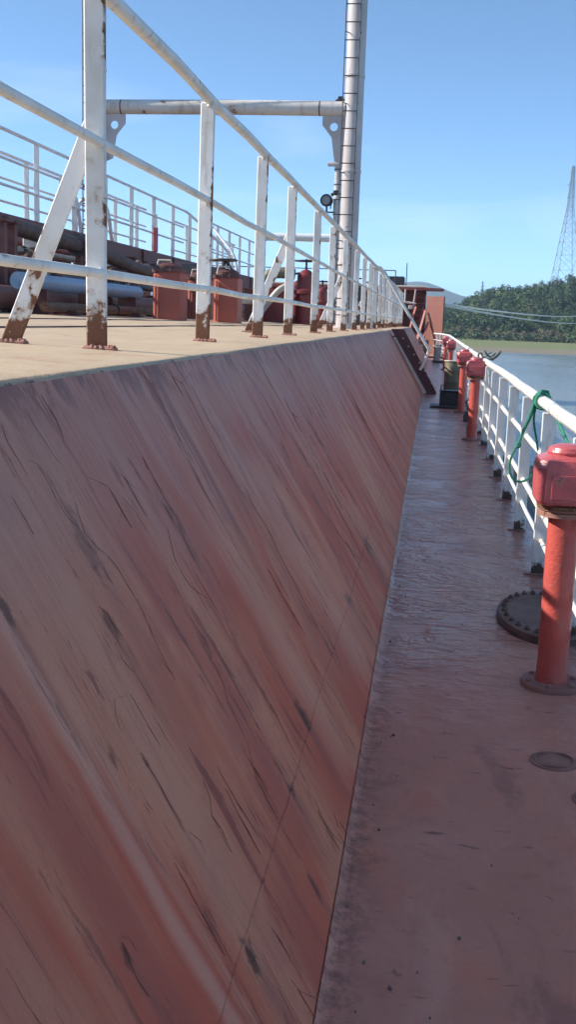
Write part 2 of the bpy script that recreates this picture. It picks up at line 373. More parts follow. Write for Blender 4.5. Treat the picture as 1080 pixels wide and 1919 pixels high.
# ------------------------------------------------------------------ ship structure
def sheet(xs, ys, zf, name, mat, smooth=1.0, kind='structure'):
    m = MB(); nx, ny = len(xs), len(ys)
    vs = [(x, y, zf(x, y)) for y in ys for x in xs]
    fs = [(j * nx + i, j * nx + i + 1, (j + 1) * nx + i + 1, (j + 1) * nx + i) for j in range(ny - 1) for i in range(nx - 1)]
    m.add(vs, fs); o = m.build(name, mat, smooth=smooth)
    if kind: o['kind'] = kind
    return o
def frange(a, b, s):
    out = []; k = int(round((b - a) / s))
    for i in range(k + 1): out.append(a + (b - a) * i / k)
    return out
A_SL, X_BASE, Z_EDGE = 0.59, -0.165, 1.343
X_EDGE = X_BASE - A_SL * Z_EDGE
Y0, Y1 = -4.0, 47.0
CX = -8.0
def wav(y, z): return .004 * math.sin(y * 1.9 + 1.0) * math.sin(z * 2.3) + .006 * (mnoise.noise(Vector((y * .8, z * .9, 3.0))))
# walkway / main deck (full beam of the ship, narrowing at the bow)
def hull_x(y):
    if y < 46: return 0.86
    t = (y - 46) / 34.0; return 0.86 - 8.86 * (t ** 2.3)
m = MB()
ys = [-6, -2, 2, 6, 12, 20, 30, 40] + frange(46, 80, 2)
vs = []; fs = []
for y in ys:
    hx = hull_x(y); vs += [(2 * CX - hx, y, 0), (X_BASE - .6, y, 0) if hx > X_BASE else ((CX + hx) / 2, y, 0), (hx, y, 0)]
for j in range(len(ys) - 1):
    for i in range(2): fs.append((j * 3 + i, j * 3 + i + 1, j * 3 + i + 4, j * 3 + i + 3))
m.add(vs, fs); tag(m.build('walkway_deck', WALK), kind='structure')
WATER_Z = -2.5
m = MB(); vs = []; fs = []
for y in ys:
    hx = hull_x(y)
    vs += [(hx, y, -.004), (hx - .03, y, WATER_Z - 1), (2 * CX - hx, y, -.004), (2 * CX - hx + .03, y, WATER_Z - 1)]
for j in range(len(ys) - 1):
    fs += [(4 * j, 4 * j + 1, 4 * j + 5, 4 * j + 4), (4 * j + 2, 4 * j + 6, 4 * j + 7, 4 * j + 3)]
m.add(vs, fs); tag(m.build('hull_side', OXIDE_DARK), kind='structure')
# trunk side plate
zs = [0] + frange(.03, Z_EDGE - .012, .045)
wys = frange(Y0, 12, .12) + frange(12.5, Y1, .5)
m = MB(); nz = len(zs)
vs = [(X_BASE - A_SL * z + wav(y, z) * min(1, z * 6) * min(1, (Z_EDGE - z) * 10), y, z) for y in wys for z in zs]
fs = [(j * nz + i, (j + 1) * nz + i, (j + 1) * nz + i + 1, j * nz + i + 1) for j in range(len(wys) - 1) for i in range(nz - 1)]
# aft face of the trunk end
m.add(vs, fs)
m.add([(X_BASE, Y1, 0), (2 * CX - X_BASE, Y1, 0), (2 * CX - X_EDGE, Y1, Z_EDGE - .012), (X_EDGE, Y1, Z_EDGE - .012)], [(0, 1, 2, 3)])
trunk_wall = tag(m.build('trunk_wall', WALL, smooth=1.2), 'sloping faded red steel side of the trunk with dark run-off streaks', 'wall')
# longitudinal butt weld and the fillet weld at the foot
m = MB(); rnd = random.Random(4)
P = []
for y in frange(Y0, Y1, .12):
    z = .252 + .003 * rnd.uniform(-1, 1) + .004 * math.sin(y * 2.2); P.append((X_BASE - A_SL * z + .001, y, z))
vs = []; fs = []
for i, (x, y, z) in enumerate(P):
    hgt = .0028 + .0016 * rnd.random(); wz = .006 + .002 * rnd.random(); nx_ = Vector((.861, 0, .508)); dn = Vector((.508, 0, -.861)); c = Vector((X_BASE - A_SL * z + wav(y, z), y, z)) + nx_ * .0003
    vs += [c + dn * wz - nx_ * .006, c + dn * wz * .5 + nx_ * hgt * .7, c + nx_ * hgt, c - dn * wz * .5 + nx_ * hgt * .7, c - dn * wz - nx_ * .006]
for i in range(len(P) - 1):
    for k in range(4): fs.append((5 * i + k, 5 * i + 5 + k, 5 * i + 6 + k, 5 * i + 1 + k))
m = MB(); m.add(vs, fs); m.build('weld_seam', WALL, trunk_wall, at=(0, 0, 0), smooth=1.2)
# concave fillet where the plate meets the walkway
m = MB(); vs = []; fs = []
for i, y in enumerate(frange(Y0, Y1, .08)):
    k = .019 + .003 * math.sin(y * 1.7) + .0015 * rnd.random()
    vs += [(X_BASE - A_SL * k + .004, y, k), (X_BASE + .004 - A_SL * k * .3, y, k * .38), (X_BASE + k * .42, y, k * .12), (X_BASE + k * 1.15, y, .0012)]
    if i:
        for q in range(3): fs.append((4 * i - 4 + q, 4 * i - 3 + q, 4 * i + 1 + q, 4 * i + q))
m.add(vs, fs); m.build('weld_seam', WALK, trunk_wall, at=(0, 0, 0), smooth=1.2)
# transverse butt welds run down the plate
for yy in (9.3, 15.6, 31.0):
    m = MB(); P = [(X_BASE - A_SL * z + wav(yy, z) - .002, yy + .006 * math.sin(z * 9), z) for z in frange(.02, 1.30, .06)]
    m.tube(P, .006, 6); m.build('weld_seam', WALL, trunk_wall, at=(0, 0, 0))
CRACKS = [
    ((2.351,1.272),(2.347,1.246),(2.361,1.204),(2.36,1.175),(2.373,1.155)),
    ((2.357,1.117),(2.34,1.075),(2.31,1.03),(2.295,1.007),(2.316,0.972),(2.353,0.946),(2.369,0.91),(2.37,0.869),(2.373,0.817),(2.358,0.775),(2.344,0.726),(2.337,0.679)),
    ((2.214,1.179),(2.251,1.167),(2.257,1.131),(2.249,1.089),(2.25,1.051),(2.279,1.025)),
    ((2.485,1.3),(2.487,1.273),(2.496,1.244),(2.477,1.199)),
    ((2.478,1.109),(2.534,1.09),(2.583,1.071),(2.595,1.035),(2.587,1.007),(2.523,0.989)),
    ((2.988,1.012),(2.954,0.978),(2.974,0.946),(2.949,0.894),(2.924,0.843),(2.919,0.811)),
    ((2.844,0.919),(2.77,0.849),(2.765,0.818),(2.774,0.773),(2.807,0.749),(2.87,0.711)),
    ((2.713,1.085),(2.756,1.051),(2.778,1.031)),
    ((2.967,1.098),(2.954,1.062)),
    ((2.157,0.878),(2.179,0.855),(2.176,0.835),(2.191,0.804)),
    ((2.647,1.032),(2.675,0.992),(2.68,0.94)),
    ((2.135,0.806),(2.13,0.771),(2.15,0.738)),
    ((1.994,0.733),(1.965,0.713),(1.95,0.688)),
    ((1.994,0.733),(2.036,0.724),(2.093,0.715)),
    ((1.986,0.615),(1.975,0.605),(1.98,0.572),(1.978,0.527),(1.984,0.484)),
    ((2.19,0.49),(2.172,0.453),(2.134,0.431),(2.143,0.395),(2.128,0.352)),
    ((2.301,0.472),(2.296,0.439),(2.299,0.397),(2.305,0.348),(2.311,0.298)),
    ((1.993,0.462),(2.01,0.441),(2.025,0.423)),
    ((1.564,0.488),(1.583,0.475),(1.582,0.453)),
    ((1.552,0.474),(1.536,0.463),(1.534,0.444)),
    ((2.637,0.608),(2.615,0.558),(2.581,0.524),(2.571,0.477),(2.557,0.425),(2.493,0.362)),
    ((2.319,0.724),(2.334,0.68)),
    ((2.87,0.483),(2.875,0.433),(2.898,0.397),(2.88,0.351)),
    ((2.514,0.431),(2.5,0.381),(2.451,0.331),(2.462,0.291)),
    ((2.822,0.162),(2.798,0.127),(2.808,0.076),(2.859,0.001)),
    ((2.924,0.082),(2.894,0.048)),
    ((3.549,0.356),(3.564,0.309),(3.602,0.241),(3.627,0.141),(3.641,-0.001)),
    ((2.116,0.193),(2.123,0.159),(2.122,0.119)),
    ((2.064,0.105),(2.078,0.07),(2.13,0.024),(2.131,0.005)),
    ((1.99,0.134),(1.981,0.071)),
    ((6.205,1.319),(6.444,1.285),(6.59,1.191),(6.527,1.064),(6.527,0.933)),
    ((8.923,1.32),(9.021,1.188),(9.092,1.019),(9.101,0.837),(9.174,0.663)),
    ((6.247,0.921),(6.269,0.845),(6.347,0.75)),
    ((5.124,0.916),(5.081,0.872),(5.082,0.817)),
    ((5.832,1.068),(5.818,1.007),(5.92,0.961)),
    ((5.751,0.827),(5.765,0.777),(5.741,0.709)),
    ((3.884,0.862),(3.935,0.747),(3.914,0.636),(3.888,0.498),(3.891,0.366)),
    ((3.415,1.32),(3.447,1.272),(3.449,1.16),(3.4,1.028),(3.379,0.907),(3.395,0.756)),
    ((3.718,1.32),(3.783,1.28),(3.842,1.256),(4.132,1.294)),
    ((3.858,1.263),(3.838,1.154),(3.815,0.992),(3.857,0.804)),
    ((5.096,1.32),(5.171,1.234),(5.286,1.097),(5.299,0.926)),
    ((4.206,0.483),(4.139,0.36),(4.116,0.243)),
    ((5.271,0.53),(5.353,0.4),(5.545,0.242)),
    ((2.185,1.264),(2.164,1.222),(2.172,1.156))]

m = MB(); rnd = random.Random(11)
def wall_p(y, z, off): return Vector((X_BASE - A_SL * z + wav(y, z) * min(1, z * 6) * min(1, (Z_EDGE - z) * 10), y, z)) + Vector((.861, 0, .508)) * (off + .0012)
def ribbon(P, w, m, lift=1.0):
    # a lifted, jagged paint edge: thin closed ridge lying on the plate
    Q = []
    for (y0, z0), (y1, z1) in zip(P[:-1], P[1:]):
        L = math.hypot(y1 - y0, z1 - z0); k = max(2, int(L / .012))
        for i in range(k): t = i / k; Q.append((y0 + (y1 - y0) * t, z0 + (z1 - z0) * t))
    Q.append(P[-1]); n = len(Q); vs = []; fs = []; jy = 0; sc = w / .003
    for i, (y, z) in enumerate(Q):
        jy = jy * .72 + rnd.uniform(-1, 1) * .0026 * min(2.0, max(.5, sc * 1.5)); e = math.sin(math.pi * (i + .25) / (n - .5)) ** .5
        ww = w * e * rnd.choice((.25, .5, .8, 1.0, 1.5)) ; yy = y + jy
        a, b = (wall_p(yy - ww, z, .0), wall_p(yy + ww, z, .0)); c = wall_p(yy + ww * .3, z, .0018 * min(1.5, sc) * rnd.uniform(.4, 1.2) * lift)
        vs += [a, c, b]
    for i in range(n - 1):
        o = i * 3; fs += [(o, o + 1, o + 4, o + 3), (o + 1, o + 2, o + 5, o + 4)]
    m.add(vs, fs)
for P in CRACKS:
    w = .00095 * (P[0][0] / 2.4) ** .75
    ribbon(P, w * rnd.uniform(.9, 1.5), m)
    L = sum(math.hypot(p[0] - q[0], p[1] - q[1]) for p, q in zip(P[:-1], P[1:]))
    for q in range(int(1 + L * 6)):       # splintered fragments beside the main edge
        i = rnd.randrange(0, len(P) - 1); t = rnd.random(); y = P[i][0] + (P[i + 1][0] - P[i][0]) * t + rnd.gauss(0, .014); z = P[i][1] + (P[i + 1][1] - P[i][1]) * t
        l = rnd.uniform(.02, .12); sl_ = rnd.uniform(-.06, .06)
        ribbon([(y, z), (y + sl_ * l + rnd.uniform(-.004, .004), max(.01, z - l * .5)), (y + sl_ * l, max(.008, z - l))], w * rnd.choice((.5, .7, 1.0, 1.9)), m)
for k in range(55):    # a few short hairlines down the plate, ending in nothing
    y = 1.2 + 15 * rnd.random() ** 1.5; z = rnd.uniform(.08, 1.28); L = rnd.uniform(.03, .22); s_ = rnd.uniform(-.05, .05)
    ribbon([(y, z), (y + s_ * L, max(.02, z - L * .5)), (y + s_ * L * 1.5, max(.01, z - L))], .0011 * (y / 2.4) ** .9 * rnd.uniform(.4, 1.6), m)
g = G('lifted_paint'); nn = g.noise(g.obj, 40, 3); FLAKE = g.done(g.mix(nn, (.13, .045, .034), (.25, .085, .062)), .85, None, .15)
tag(m.build('flaking_paint', FLAKE, trunk_wall, smooth=0), kind='stuff')
# trunk deck (cambered)
def trunk_z(x):
    ax = abs(x - CX); half = abs(X_EDGE - CX)
    d = half - ax           # distance inboard of the edge
    if d < 0: d = 0
    return Z_EDGE + .033 * d if d < 3.05 else Z_EDGE + .1007 + .040 * (1 - math.exp(-(d - 3.05) / 1.2))
prof = []
for t in range(0, 7):      # rounded edge
    a = rad(90 * t / 6.0); prof.append((X_EDGE - .022 + .026 * math.cos(a), Z_EDGE - .030 + .030 * math.sin(a)))
prof[0] = (X_EDGE + .0045, Z_EDGE - .034)
xsin = [X_EDGE - .12, X_EDGE - .4, X_EDGE - .8, -2.4, -3.2, -4.2, -5.2, -6.5, -8.0, -9.5, -11.0, -12.5, -13.6, -14.6, 2 * CX - X_EDGE]
prof += [(x, trunk_z(x)) for x in xsin]
m = MB(); dys = frange(Y0, 14, .2) + frange(15, Y1 + .03, 1.0); npf = len(prof)
vs = []
for y in dys:
    for i, (x, z) in enumerate(prof):
        w = .004 * mnoise.noise(Vector((y * 1.1, i * .2, 1))) + (.007 * mnoise.noise(Vector((y * 6, i * .6, 8))) if i < 5 else 0)
        vs.append((x + w, y, z + w * .7))
fs = [(j * npf + i, (j + 1) * npf + i, (j + 1) * npf + i + 1, j * npf + i + 1) for j in range(len(dys) - 1) for i in range(npf - 1)]
m.add(vs, fs); trunk_deck = tag(m.build('trunk_deck', TOP, smooth=1.2), kind='structure')
for xx in (-2.55, -3.6):
    m = MB(); m.tube([(xx, y, trunk_z(xx) + .002) for y in frange(Y0, Y1, 1.0)], .010, 6); m.build('weld_seam', SEAM, trunk_deck)

# ------------------------------------------------------------------ railings
def flat_post(h, w, t, lean=0.0):
    m = MB(); m.box((0, 0, h / 2), (w, t, h), bev=min(.006, t * .4)); return m
# -- upper railing along the trunk edge
RX = -1.345; RZ = trunk_z(RX)
up = thing('trunk_railing', (RX, 4.24, RZ), 'white three-bar railing with rust-footed posts along the trunk deck edge', 'railing')
posts = [2.2, 4.24, 6.26, 8.27, 10.03, 12.24, 14.15, 16.3, 18.6, 20.7, 22.6] + [24.9 + 2.1 * i for i in range(11)]
UH = 1.345
pm = flat_post(UH, .084, .022).mesh('post'); pm.materials.append(WHITE)
fm = MB(); fm.box((0.01, 0, .007), (.135, .06, .014), bev=.004)
frr = random.Random(2)
for k in range(12):
    fx = -.05 + .011 * k; fm.lathe((fx + frr.uniform(-.004, .004), -.014 + frr.uniform(-.008, .004), .008), [(.012, 0), (.011 + .004 * frr.random(), .006), (.006, .012 + .006 * frr.random())], 7)
fm = fm.mesh('foot_plate'); fm.materials.append(PINKRUST)
lean = random.Random(8)
wm = MB(); wr = random.Random(31)
wm.tube([(.0 + wr.uniform(-.008, .008), (.0215 + wr.uniform(-.002, .003)) * math.cos(a), (.0215 + wr.uniform(-.002, .003)) * math.sin(a)) for a in [2 * math.pi * k / 14 for k in range(14)]], .007, 6, closed=True)
wm = wm.mesh('weld'); wm.materials.append(WHITE_RAIL)
for i, y in enumerate(posts):
    at = (RX - .006, y, RZ)
    po = put('post', pm, up, at); po.rotation_euler = (rad(lean.uniform(-.6, .6)), rad(lean.uniform(-.5, .5)), rad(lean.uniform(-4, 4)))
    for zz in (.30, .80, UH + .012): wo = put('weld', wm, up, (RX + .008, y, RZ + zz)); wo.rotation_euler = (lean.uniform(0, 6), 0, 0); wo.scale = (1, 1, 1) if zz < 1 else (1.2, 1.45, 1.5)
    put('foot_plate', fm, up, (RX - .004, y, RZ - .006))
    if i % 3 == 1 and i < 20:
        m = MB(); m.bar((RX - .02, y + .024, RZ + .90), (RX - .385, y + .024, RZ + .012), .078, .02, (1, 0, 0), .005)
        m.build('brace', WHITE, up, at=(RX - .385, y + .024, RZ))
        put('foot_plate', fm, up, (RX - .39, y + .02, RZ + .008))
for z, r in ((UH + .022, .031), (.80, .0195), (.30, .0195)):
    m = MB(); rr = random.Random(int(z * 100))
    P = [(RX + .012 + .004 * rr.uniform(-1, 1), y, RZ + z + .006 * rr.uniform(-1, 1)) for y in frange(1.2, 46.6, 1.05)]
    m.tube(P, r, 12); m.build('rail', WHITE_RAIL, up)
# welded collars
# -- side railing at the ship's edge
SX = 0.722
sr = thing('side_railing', (SX, 6.57, 0), 'white tubular railing with flat posts along the ship side above the water', 'railing')
SH = 1.0
pm2 = flat_post(SH, .085, .014).mesh('post'); pm2.materials.append(WHITE_SIDE)
fm2 = MB(); fm2.box((-.02, 0, .004), (.13, .04, .008), bev=.002); fm2.box((0, .010, .035), (.084, .010, .07), bev=.003); fm2 = fm2.mesh('foot_plate'); fm2.materials.append(DECKPLATE)
def side_x(y):
    return SX if y < 44 else min(SX, hull_x(y) - .14)
sposts = [2.25, 3.68, 5.12, 6.57, 8.02, 9.42, 10.85] + [12.3 + 1.45 * i for i in range(31)]
for y in sposts:
    put('post', pm2, sr, (side_x(y), y, 0)); put('foot_plate', fm2, sr, (side_x(y), y, .001))
for z, r in ((1.035, .037), (.71, .020), (.385, .020), (.215, .015)):
    m = MB(); rr = random.Random(int(z * 1000)); P = []
    for y in frange(1.5, 57, .75): P.append((side_x(y) + .004 + .004 * rr.uniform(-1, 1), y, z + .005 * rr.uniform(-1, 1)))
    m.tube(P, r, 12 if z > 1 else 8); m.build('rail', WHITE_RAIL, sr)
m = MB()   # outer half-round strengthening strut seen at the near post
m.bar((.73, 13.7, .95), (.86, 13.4, .05), .05, .01); m.build('strut', WHITE_RAIL, sr)

# ------------------------------------------------------------------ gantry (goal-post mast) with rung ladders
GY = 21.0
gan = thing('goalpost_gantry', (-4.2, GY, trunk_z(-4)), 'tall weathered goalpost gantry with rung ladders and a heavy cross beam', 'gantry')
for side, gx in (('s', -1.71), ('p', -6.70)):
    m = MB(); zb = trunk_z(gx)
    prf = [(.24, 0), (.24, .03), (.185, .035)] + [(.18, .5 + k * .9) for k in range(10)] + [(.17, 9.2), (.02, 9.24)]
    m.lathe((gx, GY, zb), prf, 24); mast = m.build('mast', MAST, gan)
    for hz in (1.2, 2.9, 4.6, 6.4, 8.0):
        m = MB(); m.lathe((gx, GY, zb + hz), [(.183, 0), (.192, .004), (.192, .05), (.183, .054)], 24); m.build('band', MAST, mast)
    lad = MB(); ly = GY - .27; lx = gx - .055
    for sx in (-.135, .135): lad.tube([(lx + sx, ly, zb + .1), (lx + sx, ly, zb + 8.6)], .011, 6)
    lo = lad.build('ladder', DARKSTEEL, gan)
    for k in range(27):
        m = MB(); z = zb + .25 + k * .31
        m.tube([(lx - .135, ly, z), (lx, ly - .004, z), (lx + .135, ly, z)], .011, 6); m.build('rung', DARKSTEEL, lo)
    for k in range(7):
        m = MB(); z = zb + .4 + k * 1.24
        for sx in (-.135, .135):
            m = MB(); m.tube([(lx + sx, ly, z), (gx + sx * .7, GY - .10, z)], .010, 5); m.build('ladder_bracket', DARKSTEEL, lo)
    dirn = -1 if side == 's' else 1
    BZ = CAMZ + .187 * GY
    poly = [(gx + dirn * .165, BZ - .1), (gx + dirn * .58, BZ - .1), (gx + dirn * .58, BZ - .30), (gx + dirn * .40, BZ - .52), (gx + dirn * .33, BZ - .95), (gx + dirn * .165, BZ - 1.02)]
    # gusset plate with a round lightening hole
    hc = Vector((gx + dirn * .36, BZ - .33)); n = 24; m = MB(); vs = []; fs = []
    ring = []
    import itertools
    def hit(c, d):
        best = None
        for i in range(len(poly)):
            a = Vector(poly[i]); b = Vector(poly[(i + 1) % len(poly)]); e = b - a; den = d.x * e.y - d.y * e.x
            if abs(den) < 1e-9: continue
            t = ((a.x - c.x) * e.y - (a.y - c.y) * e.x) / den; u = ((a.x - c.x) * d.y - (a.y - c.y) * d.x) / den
            if t > 0 and -1e-6 <= u <= 1 + 1e-6 and (best is None or t < best): best = t
        return c + d * best
    angs = sorted([2 * math.pi * k / n for k in range(n)] + [math.atan2(p[1] - hc.y, p[0] - hc.x) % (2 * math.pi) for p in poly])
    for yy in (GY - .012, GY + .012):
        for a in angs:
            d = Vector((math.cos(a), math.sin(a))); q = hc + d * .075; w = hit(hc, d); vs += [(q.x, yy, q.y), (w.x, yy, w.y)]
    k = len(angs)
    for i in range(k):
        j = (i + 1) % k
        fs += [(2 * i, 2 * i + 1, 2 * j + 1, 2 * j), (2 * k + 2 * i, 2 * k + 2 * j, 2 * k + 2 * j + 1, 2 * k + 2 * i + 1),
               (2 * i, 2 * j, 2 * k + 2 * j, 2 * k + 2 * i), (2 * i + 1, 2 * k + 2 * i + 1, 2 * k + 2 * j + 1, 2 * j + 1)]
    m.add(vs, fs); m.build('gusset_plate', MAST, gan, smooth=0.3)
m = MB(); m.tube([(-6.6, GY, BZ), (-4.2, GY, BZ + .01), (-1.86, GY, BZ)], .135, 20); beam = m.build('cross_beam', BEAM, gan)
for bx in (-2.35, -4.3, -6.2):
    m = MB(); m.tube([(bx - .012, GY, BZ), (bx + .012, GY, BZ)], .139, 20); m.build('weld_seam', RUSTY, beam)
for (bx, bz) in ((-1.98, BZ + .17), (-1.93, BZ + 2.35), (-2.0, 3.9)):
    m = MB(); m.box((bx + .02, GY - .02, bz), (.11, .09, .09), bev=.02); m.tube([(bx - .03, GY - .02, bz - .02), (bx - .07, GY - .02, bz - .05)], .03, 8); m.tube([(bx, GY - .01, bz - .02), (gxs := -1.86, GY - .01, bz - .02)], .015, 6)
    m.build('lamp_bracket', DARKSTEEL, gan)
# small second gantry behind
G2 = 32.0
ga2 = thing('far_goalpost_gantry', (-4.0, G2, trunk_z(-4)), 'smaller goalpost gantry behind the tall mast, with one thin cross beam', 'gantry')
for gx, top in ((-2.98, 6.1), (-5.15, 4.1)):
    m = MB(); zb = trunk_z(gx); m.lathe((gx, G2, zb), [(.16, 0), (.16, .03), (.11, .035), (.105, top - zb), (.02, top - zb + .03)], 16); ms = m.build('mast', MAST, ga2)
    z = zb + .6
    while z < top - .2:
        m = MB(); m.lathe((gx, G2, z), [(.108, 0), (.118, .003), (.118, .03), (.108, .033)], 16); m.build('band', DARKSTEEL, ms); z += .42
m = MB(); m.tube([(-5.05, G2, 3.88), (-3.08, G2, 3.88)], .115, 16); m.build('cross_beam', WHITE_FAR, ga2)
m = MB(); m.tube([(-2.98, G2 - .05, 5.95), (-3.28, G2 - .05, 5.95)], .07, 10); m.build('stub_arm', MAST, ga2)
# searchlight on a bracket of that mast
sl = thing('searchlight', (-3.30, G2 - .1, 4.62), 'round black searchlight on a bracket beside the tall mast', 'searchlight')
m = MB(); m.box((-3.28, G2 - .1, 4.60), (.50, .10, .035), bev=.006); m.bar((-3.06, G2 - .1, 4.30), (-3.30, G2 - .1, 4.58), .05, .03); m.build('bracket', DARKSTEEL, sl)
m = MB(); m.tube([(-3.27, G2 - .1, 4.6), (-3.27, G2 - .1, 4.76)], .03, 8); m.tube([(-3.16, G2 - .1, 4.70), (-3.13, G2 - .1, 4.92)], .018, 6); m.build('yoke', BLACK, sl)
m = MB(); c = Vector((-3.27, G2 - .12, 4.92))
m.tube([c + Vector((.05, .20, 0)), c + Vector((.03, .10, 0)), c + Vector((0, -.06, 0)), c + Vector((-.005, -.12, 0))], [.06, .15, .17, .18], 18); m.build('housing', BLACK, sl)
m = MB(); m.tube([c + Vector((-.005, -.121, 0)), c + Vector((-.006, -.128, 0))], .12, 18); m.build('lens', GLASS, sl)

# ------------------------------------------------------------------ side stair up the trunk
SY = 23.4
stair = thing('deck_stair', (-.1, SY, 0), 'dark red steel stair up the trunk side with bent white handrails', 'stair')
T0, T1 = Vector((-.95, 0, 1.352)), Vector((.05, 0, .0))
for dy in (0, .62):
    m = MB(); yy = SY + dy
    m.prism([(-.90, 1.372), (-.64, 1.372), (.145, .006), (-.075, .006)], 'y', yy - .008, yy + .008)
    m.build('stringer', STAIRRED, stair)
    # pale flange on the inner edge of the stringer
    m = MB(); m.bar((-.80, yy - .025, 1.17), (-.095, yy - .025, .03), .05, .03, (1, 0, 0)); m.build('flange', PALE, stair)
    ch = thing
    m = MB()
    m.tube([(-1.36, yy, 2.655), (-1.20, yy, 2.66), (-1.12, yy, 2.58), (-.12, yy, 1.03), (-.07, yy, .95), (-.09, yy, .88), (-.20, yy, .60), (-.24, yy, .52)], .03, 10)
    m.tube([(-1.36, yy, 2.655), (-1.36, yy, 1.37)], .025, 8)
    m.build('handrail', WHITE_RAIL, stair)
for k in range(7):
    t = (k + 1) / 8; p = T0.lerp(T1, t); m = MB(); m.box((p.x + .04, SY + .31, p.z + .03), (.2, .60, .02), bev=.004); m.build('tread', STAIRRED, stair)
    m = MB(); m.box((p.x + .19, SY - .03, p.z + .0), (.03, .035, .03), bev=.004); m.build('bolt', PALE, stair)

# ------------------------------------------------------------------ red vents on the walkway
def vent(at, label, seed, h=1.04, name='air_vent'):
    x, y, z = at; r = random.Random(seed)
    v = thing(name, at, label, 'vent', 'red air vents along the side railing')
    m = MB(); m.lathe(at, [(.128, .0), (.130, .012), (.126, .024), (.07, .026)], 26); fl = m.build('base_flange', DECKPLATE, v)
    for k in range(6):
        a = 2 * math.pi * (k + .3) / 6; m = MB(); m.lathe((x + .102 * math.cos(a), y + .102 * math.sin(a), z + .022), [(.012, 0), (.012, .010), (.006, .014)], 6); m.build('bolt', DECKPLATE, fl)
    m = MB(); hb = h - .25
    m.lathe(at, [(.070, .024), (.066, .05)] + [(.064 + .0012 * r.uniform(-1, 1), .05 + (hb - .1) * k / 10) for k in range(1, 11)] + [(.066, hb)], 24); m.build('pipe', RED, v)
    m = MB(); m.lathe((x, y, z + hb - .055), [(.066, 0), (.108, .004), (.110, .022), (.100, .026), (.109, .030), (.110, .05), (.066, .054)], 24); m.build('collar', PINKRUST, v)
    m = MB(); zc = z + hb + .02; w = .128; ch = .032
    def octo(s, zz): 
        q = []
        for sx, sy, o in ((1, 1, 0), (-1, 1, 1), (-1, -1, 0), (1, -1, 1)):
            a = (sx * w * s, sy * (w - ch) * s); b = (sx * (w - ch) * s, sy * w * s); q += [a, b] if o == 0 else [b, a]
        return [Vector((x + u, y + t, zz)) for u, t in q]
    rings = [octo(.62, zc - .03), octo(.96, zc - .012), octo(1.0, zc), octo(1.0, zc + .135), octo(.93, zc + .165), octo(.62, zc + .185)]
    vs = [p for q in rings for p in q]; fs = [(i * 8 + k, i * 8 + (k + 1) % 8, (i + 1) * 8 + (k + 1) % 8, (i + 1) * 8 + k) for i in range(5) for k in range(8)]
    fs += [tuple(range(8))[::-1], tuple(40 + k for k in range(8))]
    m.add(vs, fs); hd = m.build('head', REDHEAD, v, smooth=.35)
    m = MB(); m.lathe((x, y, zc + .182), [(.085, 0), (.088, .012), (.08, .03), (.05, .042), (.01, .045)], 20); m.build('cap', REDHEAD, hd)
    m = MB(); m.box((x, y - w - .003, zc + .06), (.15, .008, .10), bev=.003); m.build('cover_plate', REDHEAD, hd)
    m = MB(); m.lathe((x, y, zc - .045), [(.10, 0), (.115, .008), (.115, .022), (.09, .026)], 20); m.build('gasket', RUSTY, v)
    return v
vent((.580, 4.47, 0), 'red air vent with a box head, nearest on the walkway beside the bolted manhole', 1)
vent((.585, 14.34, 0), 'second red air vent from the front, standing clear before the black box', 2, 1.10)
vent((.560, 18.9, 0), 'red air vent directly behind the black box, half hidden by a nearer vent', 3, 1.10)
vent((.50, 29.5, 0), 'red air vent just behind the olive drum', 4, 1.12)
vent((.44, 36.5, 0), 'farthest red air vent on the walkway, beyond the olive drum', 5, 1.12)

# manhole
mh = thing('manhole', (.655, 5.50, 0), 'oval dark manhole cover ringed with bolts on the walkway', 'manhole')
m = MB(); m.lathe((.655, 5.5, 0), [(1.0, .0), (1.0, .020), (.96, .024)], 40, .245, .46); m.build('base_ring', RUSTDARK, mh, at=(.655, 5.5, 0))
m = MB(); m.lathe((.655, 5.5, 0), [(.97, .024), (.975, .038), (.95, .042), (.72, .041), (.70, .035), (.01, .040)], 40, .245, .46); m.build('cover', HATCHPLATE, mh, at=(.655, 5.5, 0))
bm_ = MB(); bm_.lathe((0, 0, 0), [(.015, 0), (.015, .012), (.011, .015)], 6); bm_.lathe((0, 0, .014), [(.008, 0), (.008, .008)], 6); bmesh_ = bm_.mesh('bolt'); bmesh_.materials.append(RUSTDARK)
for k in range(26):
    a = 2 * math.pi * k / 26; put('bolt', bmesh_, mh, (.655 + .245 * .85 * math.cos(a), 5.5 + .46 * .88 * math.sin(a), .040))
# sounding caps
def sounding_cap(at, r, label):
    t = thing('sounding_cap', at, label, 'deck cap')
    m = MB(); m.lathe(at, [(r, 0), (r * 1.0, .004), (r * .93, .006), (r * .80, .005), (r * .72, .003), (r * .60, .003), (r * .56, .005), (r * .3, .006), (.005, .006)], 28); m.build('ring', DECKPLATE, t)
    m = MB(); m.tube([(at[0] + r * .8 * math.cos(a), at[1] + r * .8 * math.sin(a), .007 + .003 * math.sin(a * 3)) for a in [2 * math.pi * k / 20 for k in range(20)]], .003, 6, closed=True); m.build('wire_grommet', DECKPLATE, t)
sounding_cap((.505, 3.64, 0), .085, 'flat rusty ring cap set in the walkway in front of the nearest vent')
sounding_cap((.60, 3.34, 0), .07, 'dark ring cap on the walkway cut by the right picture edge')

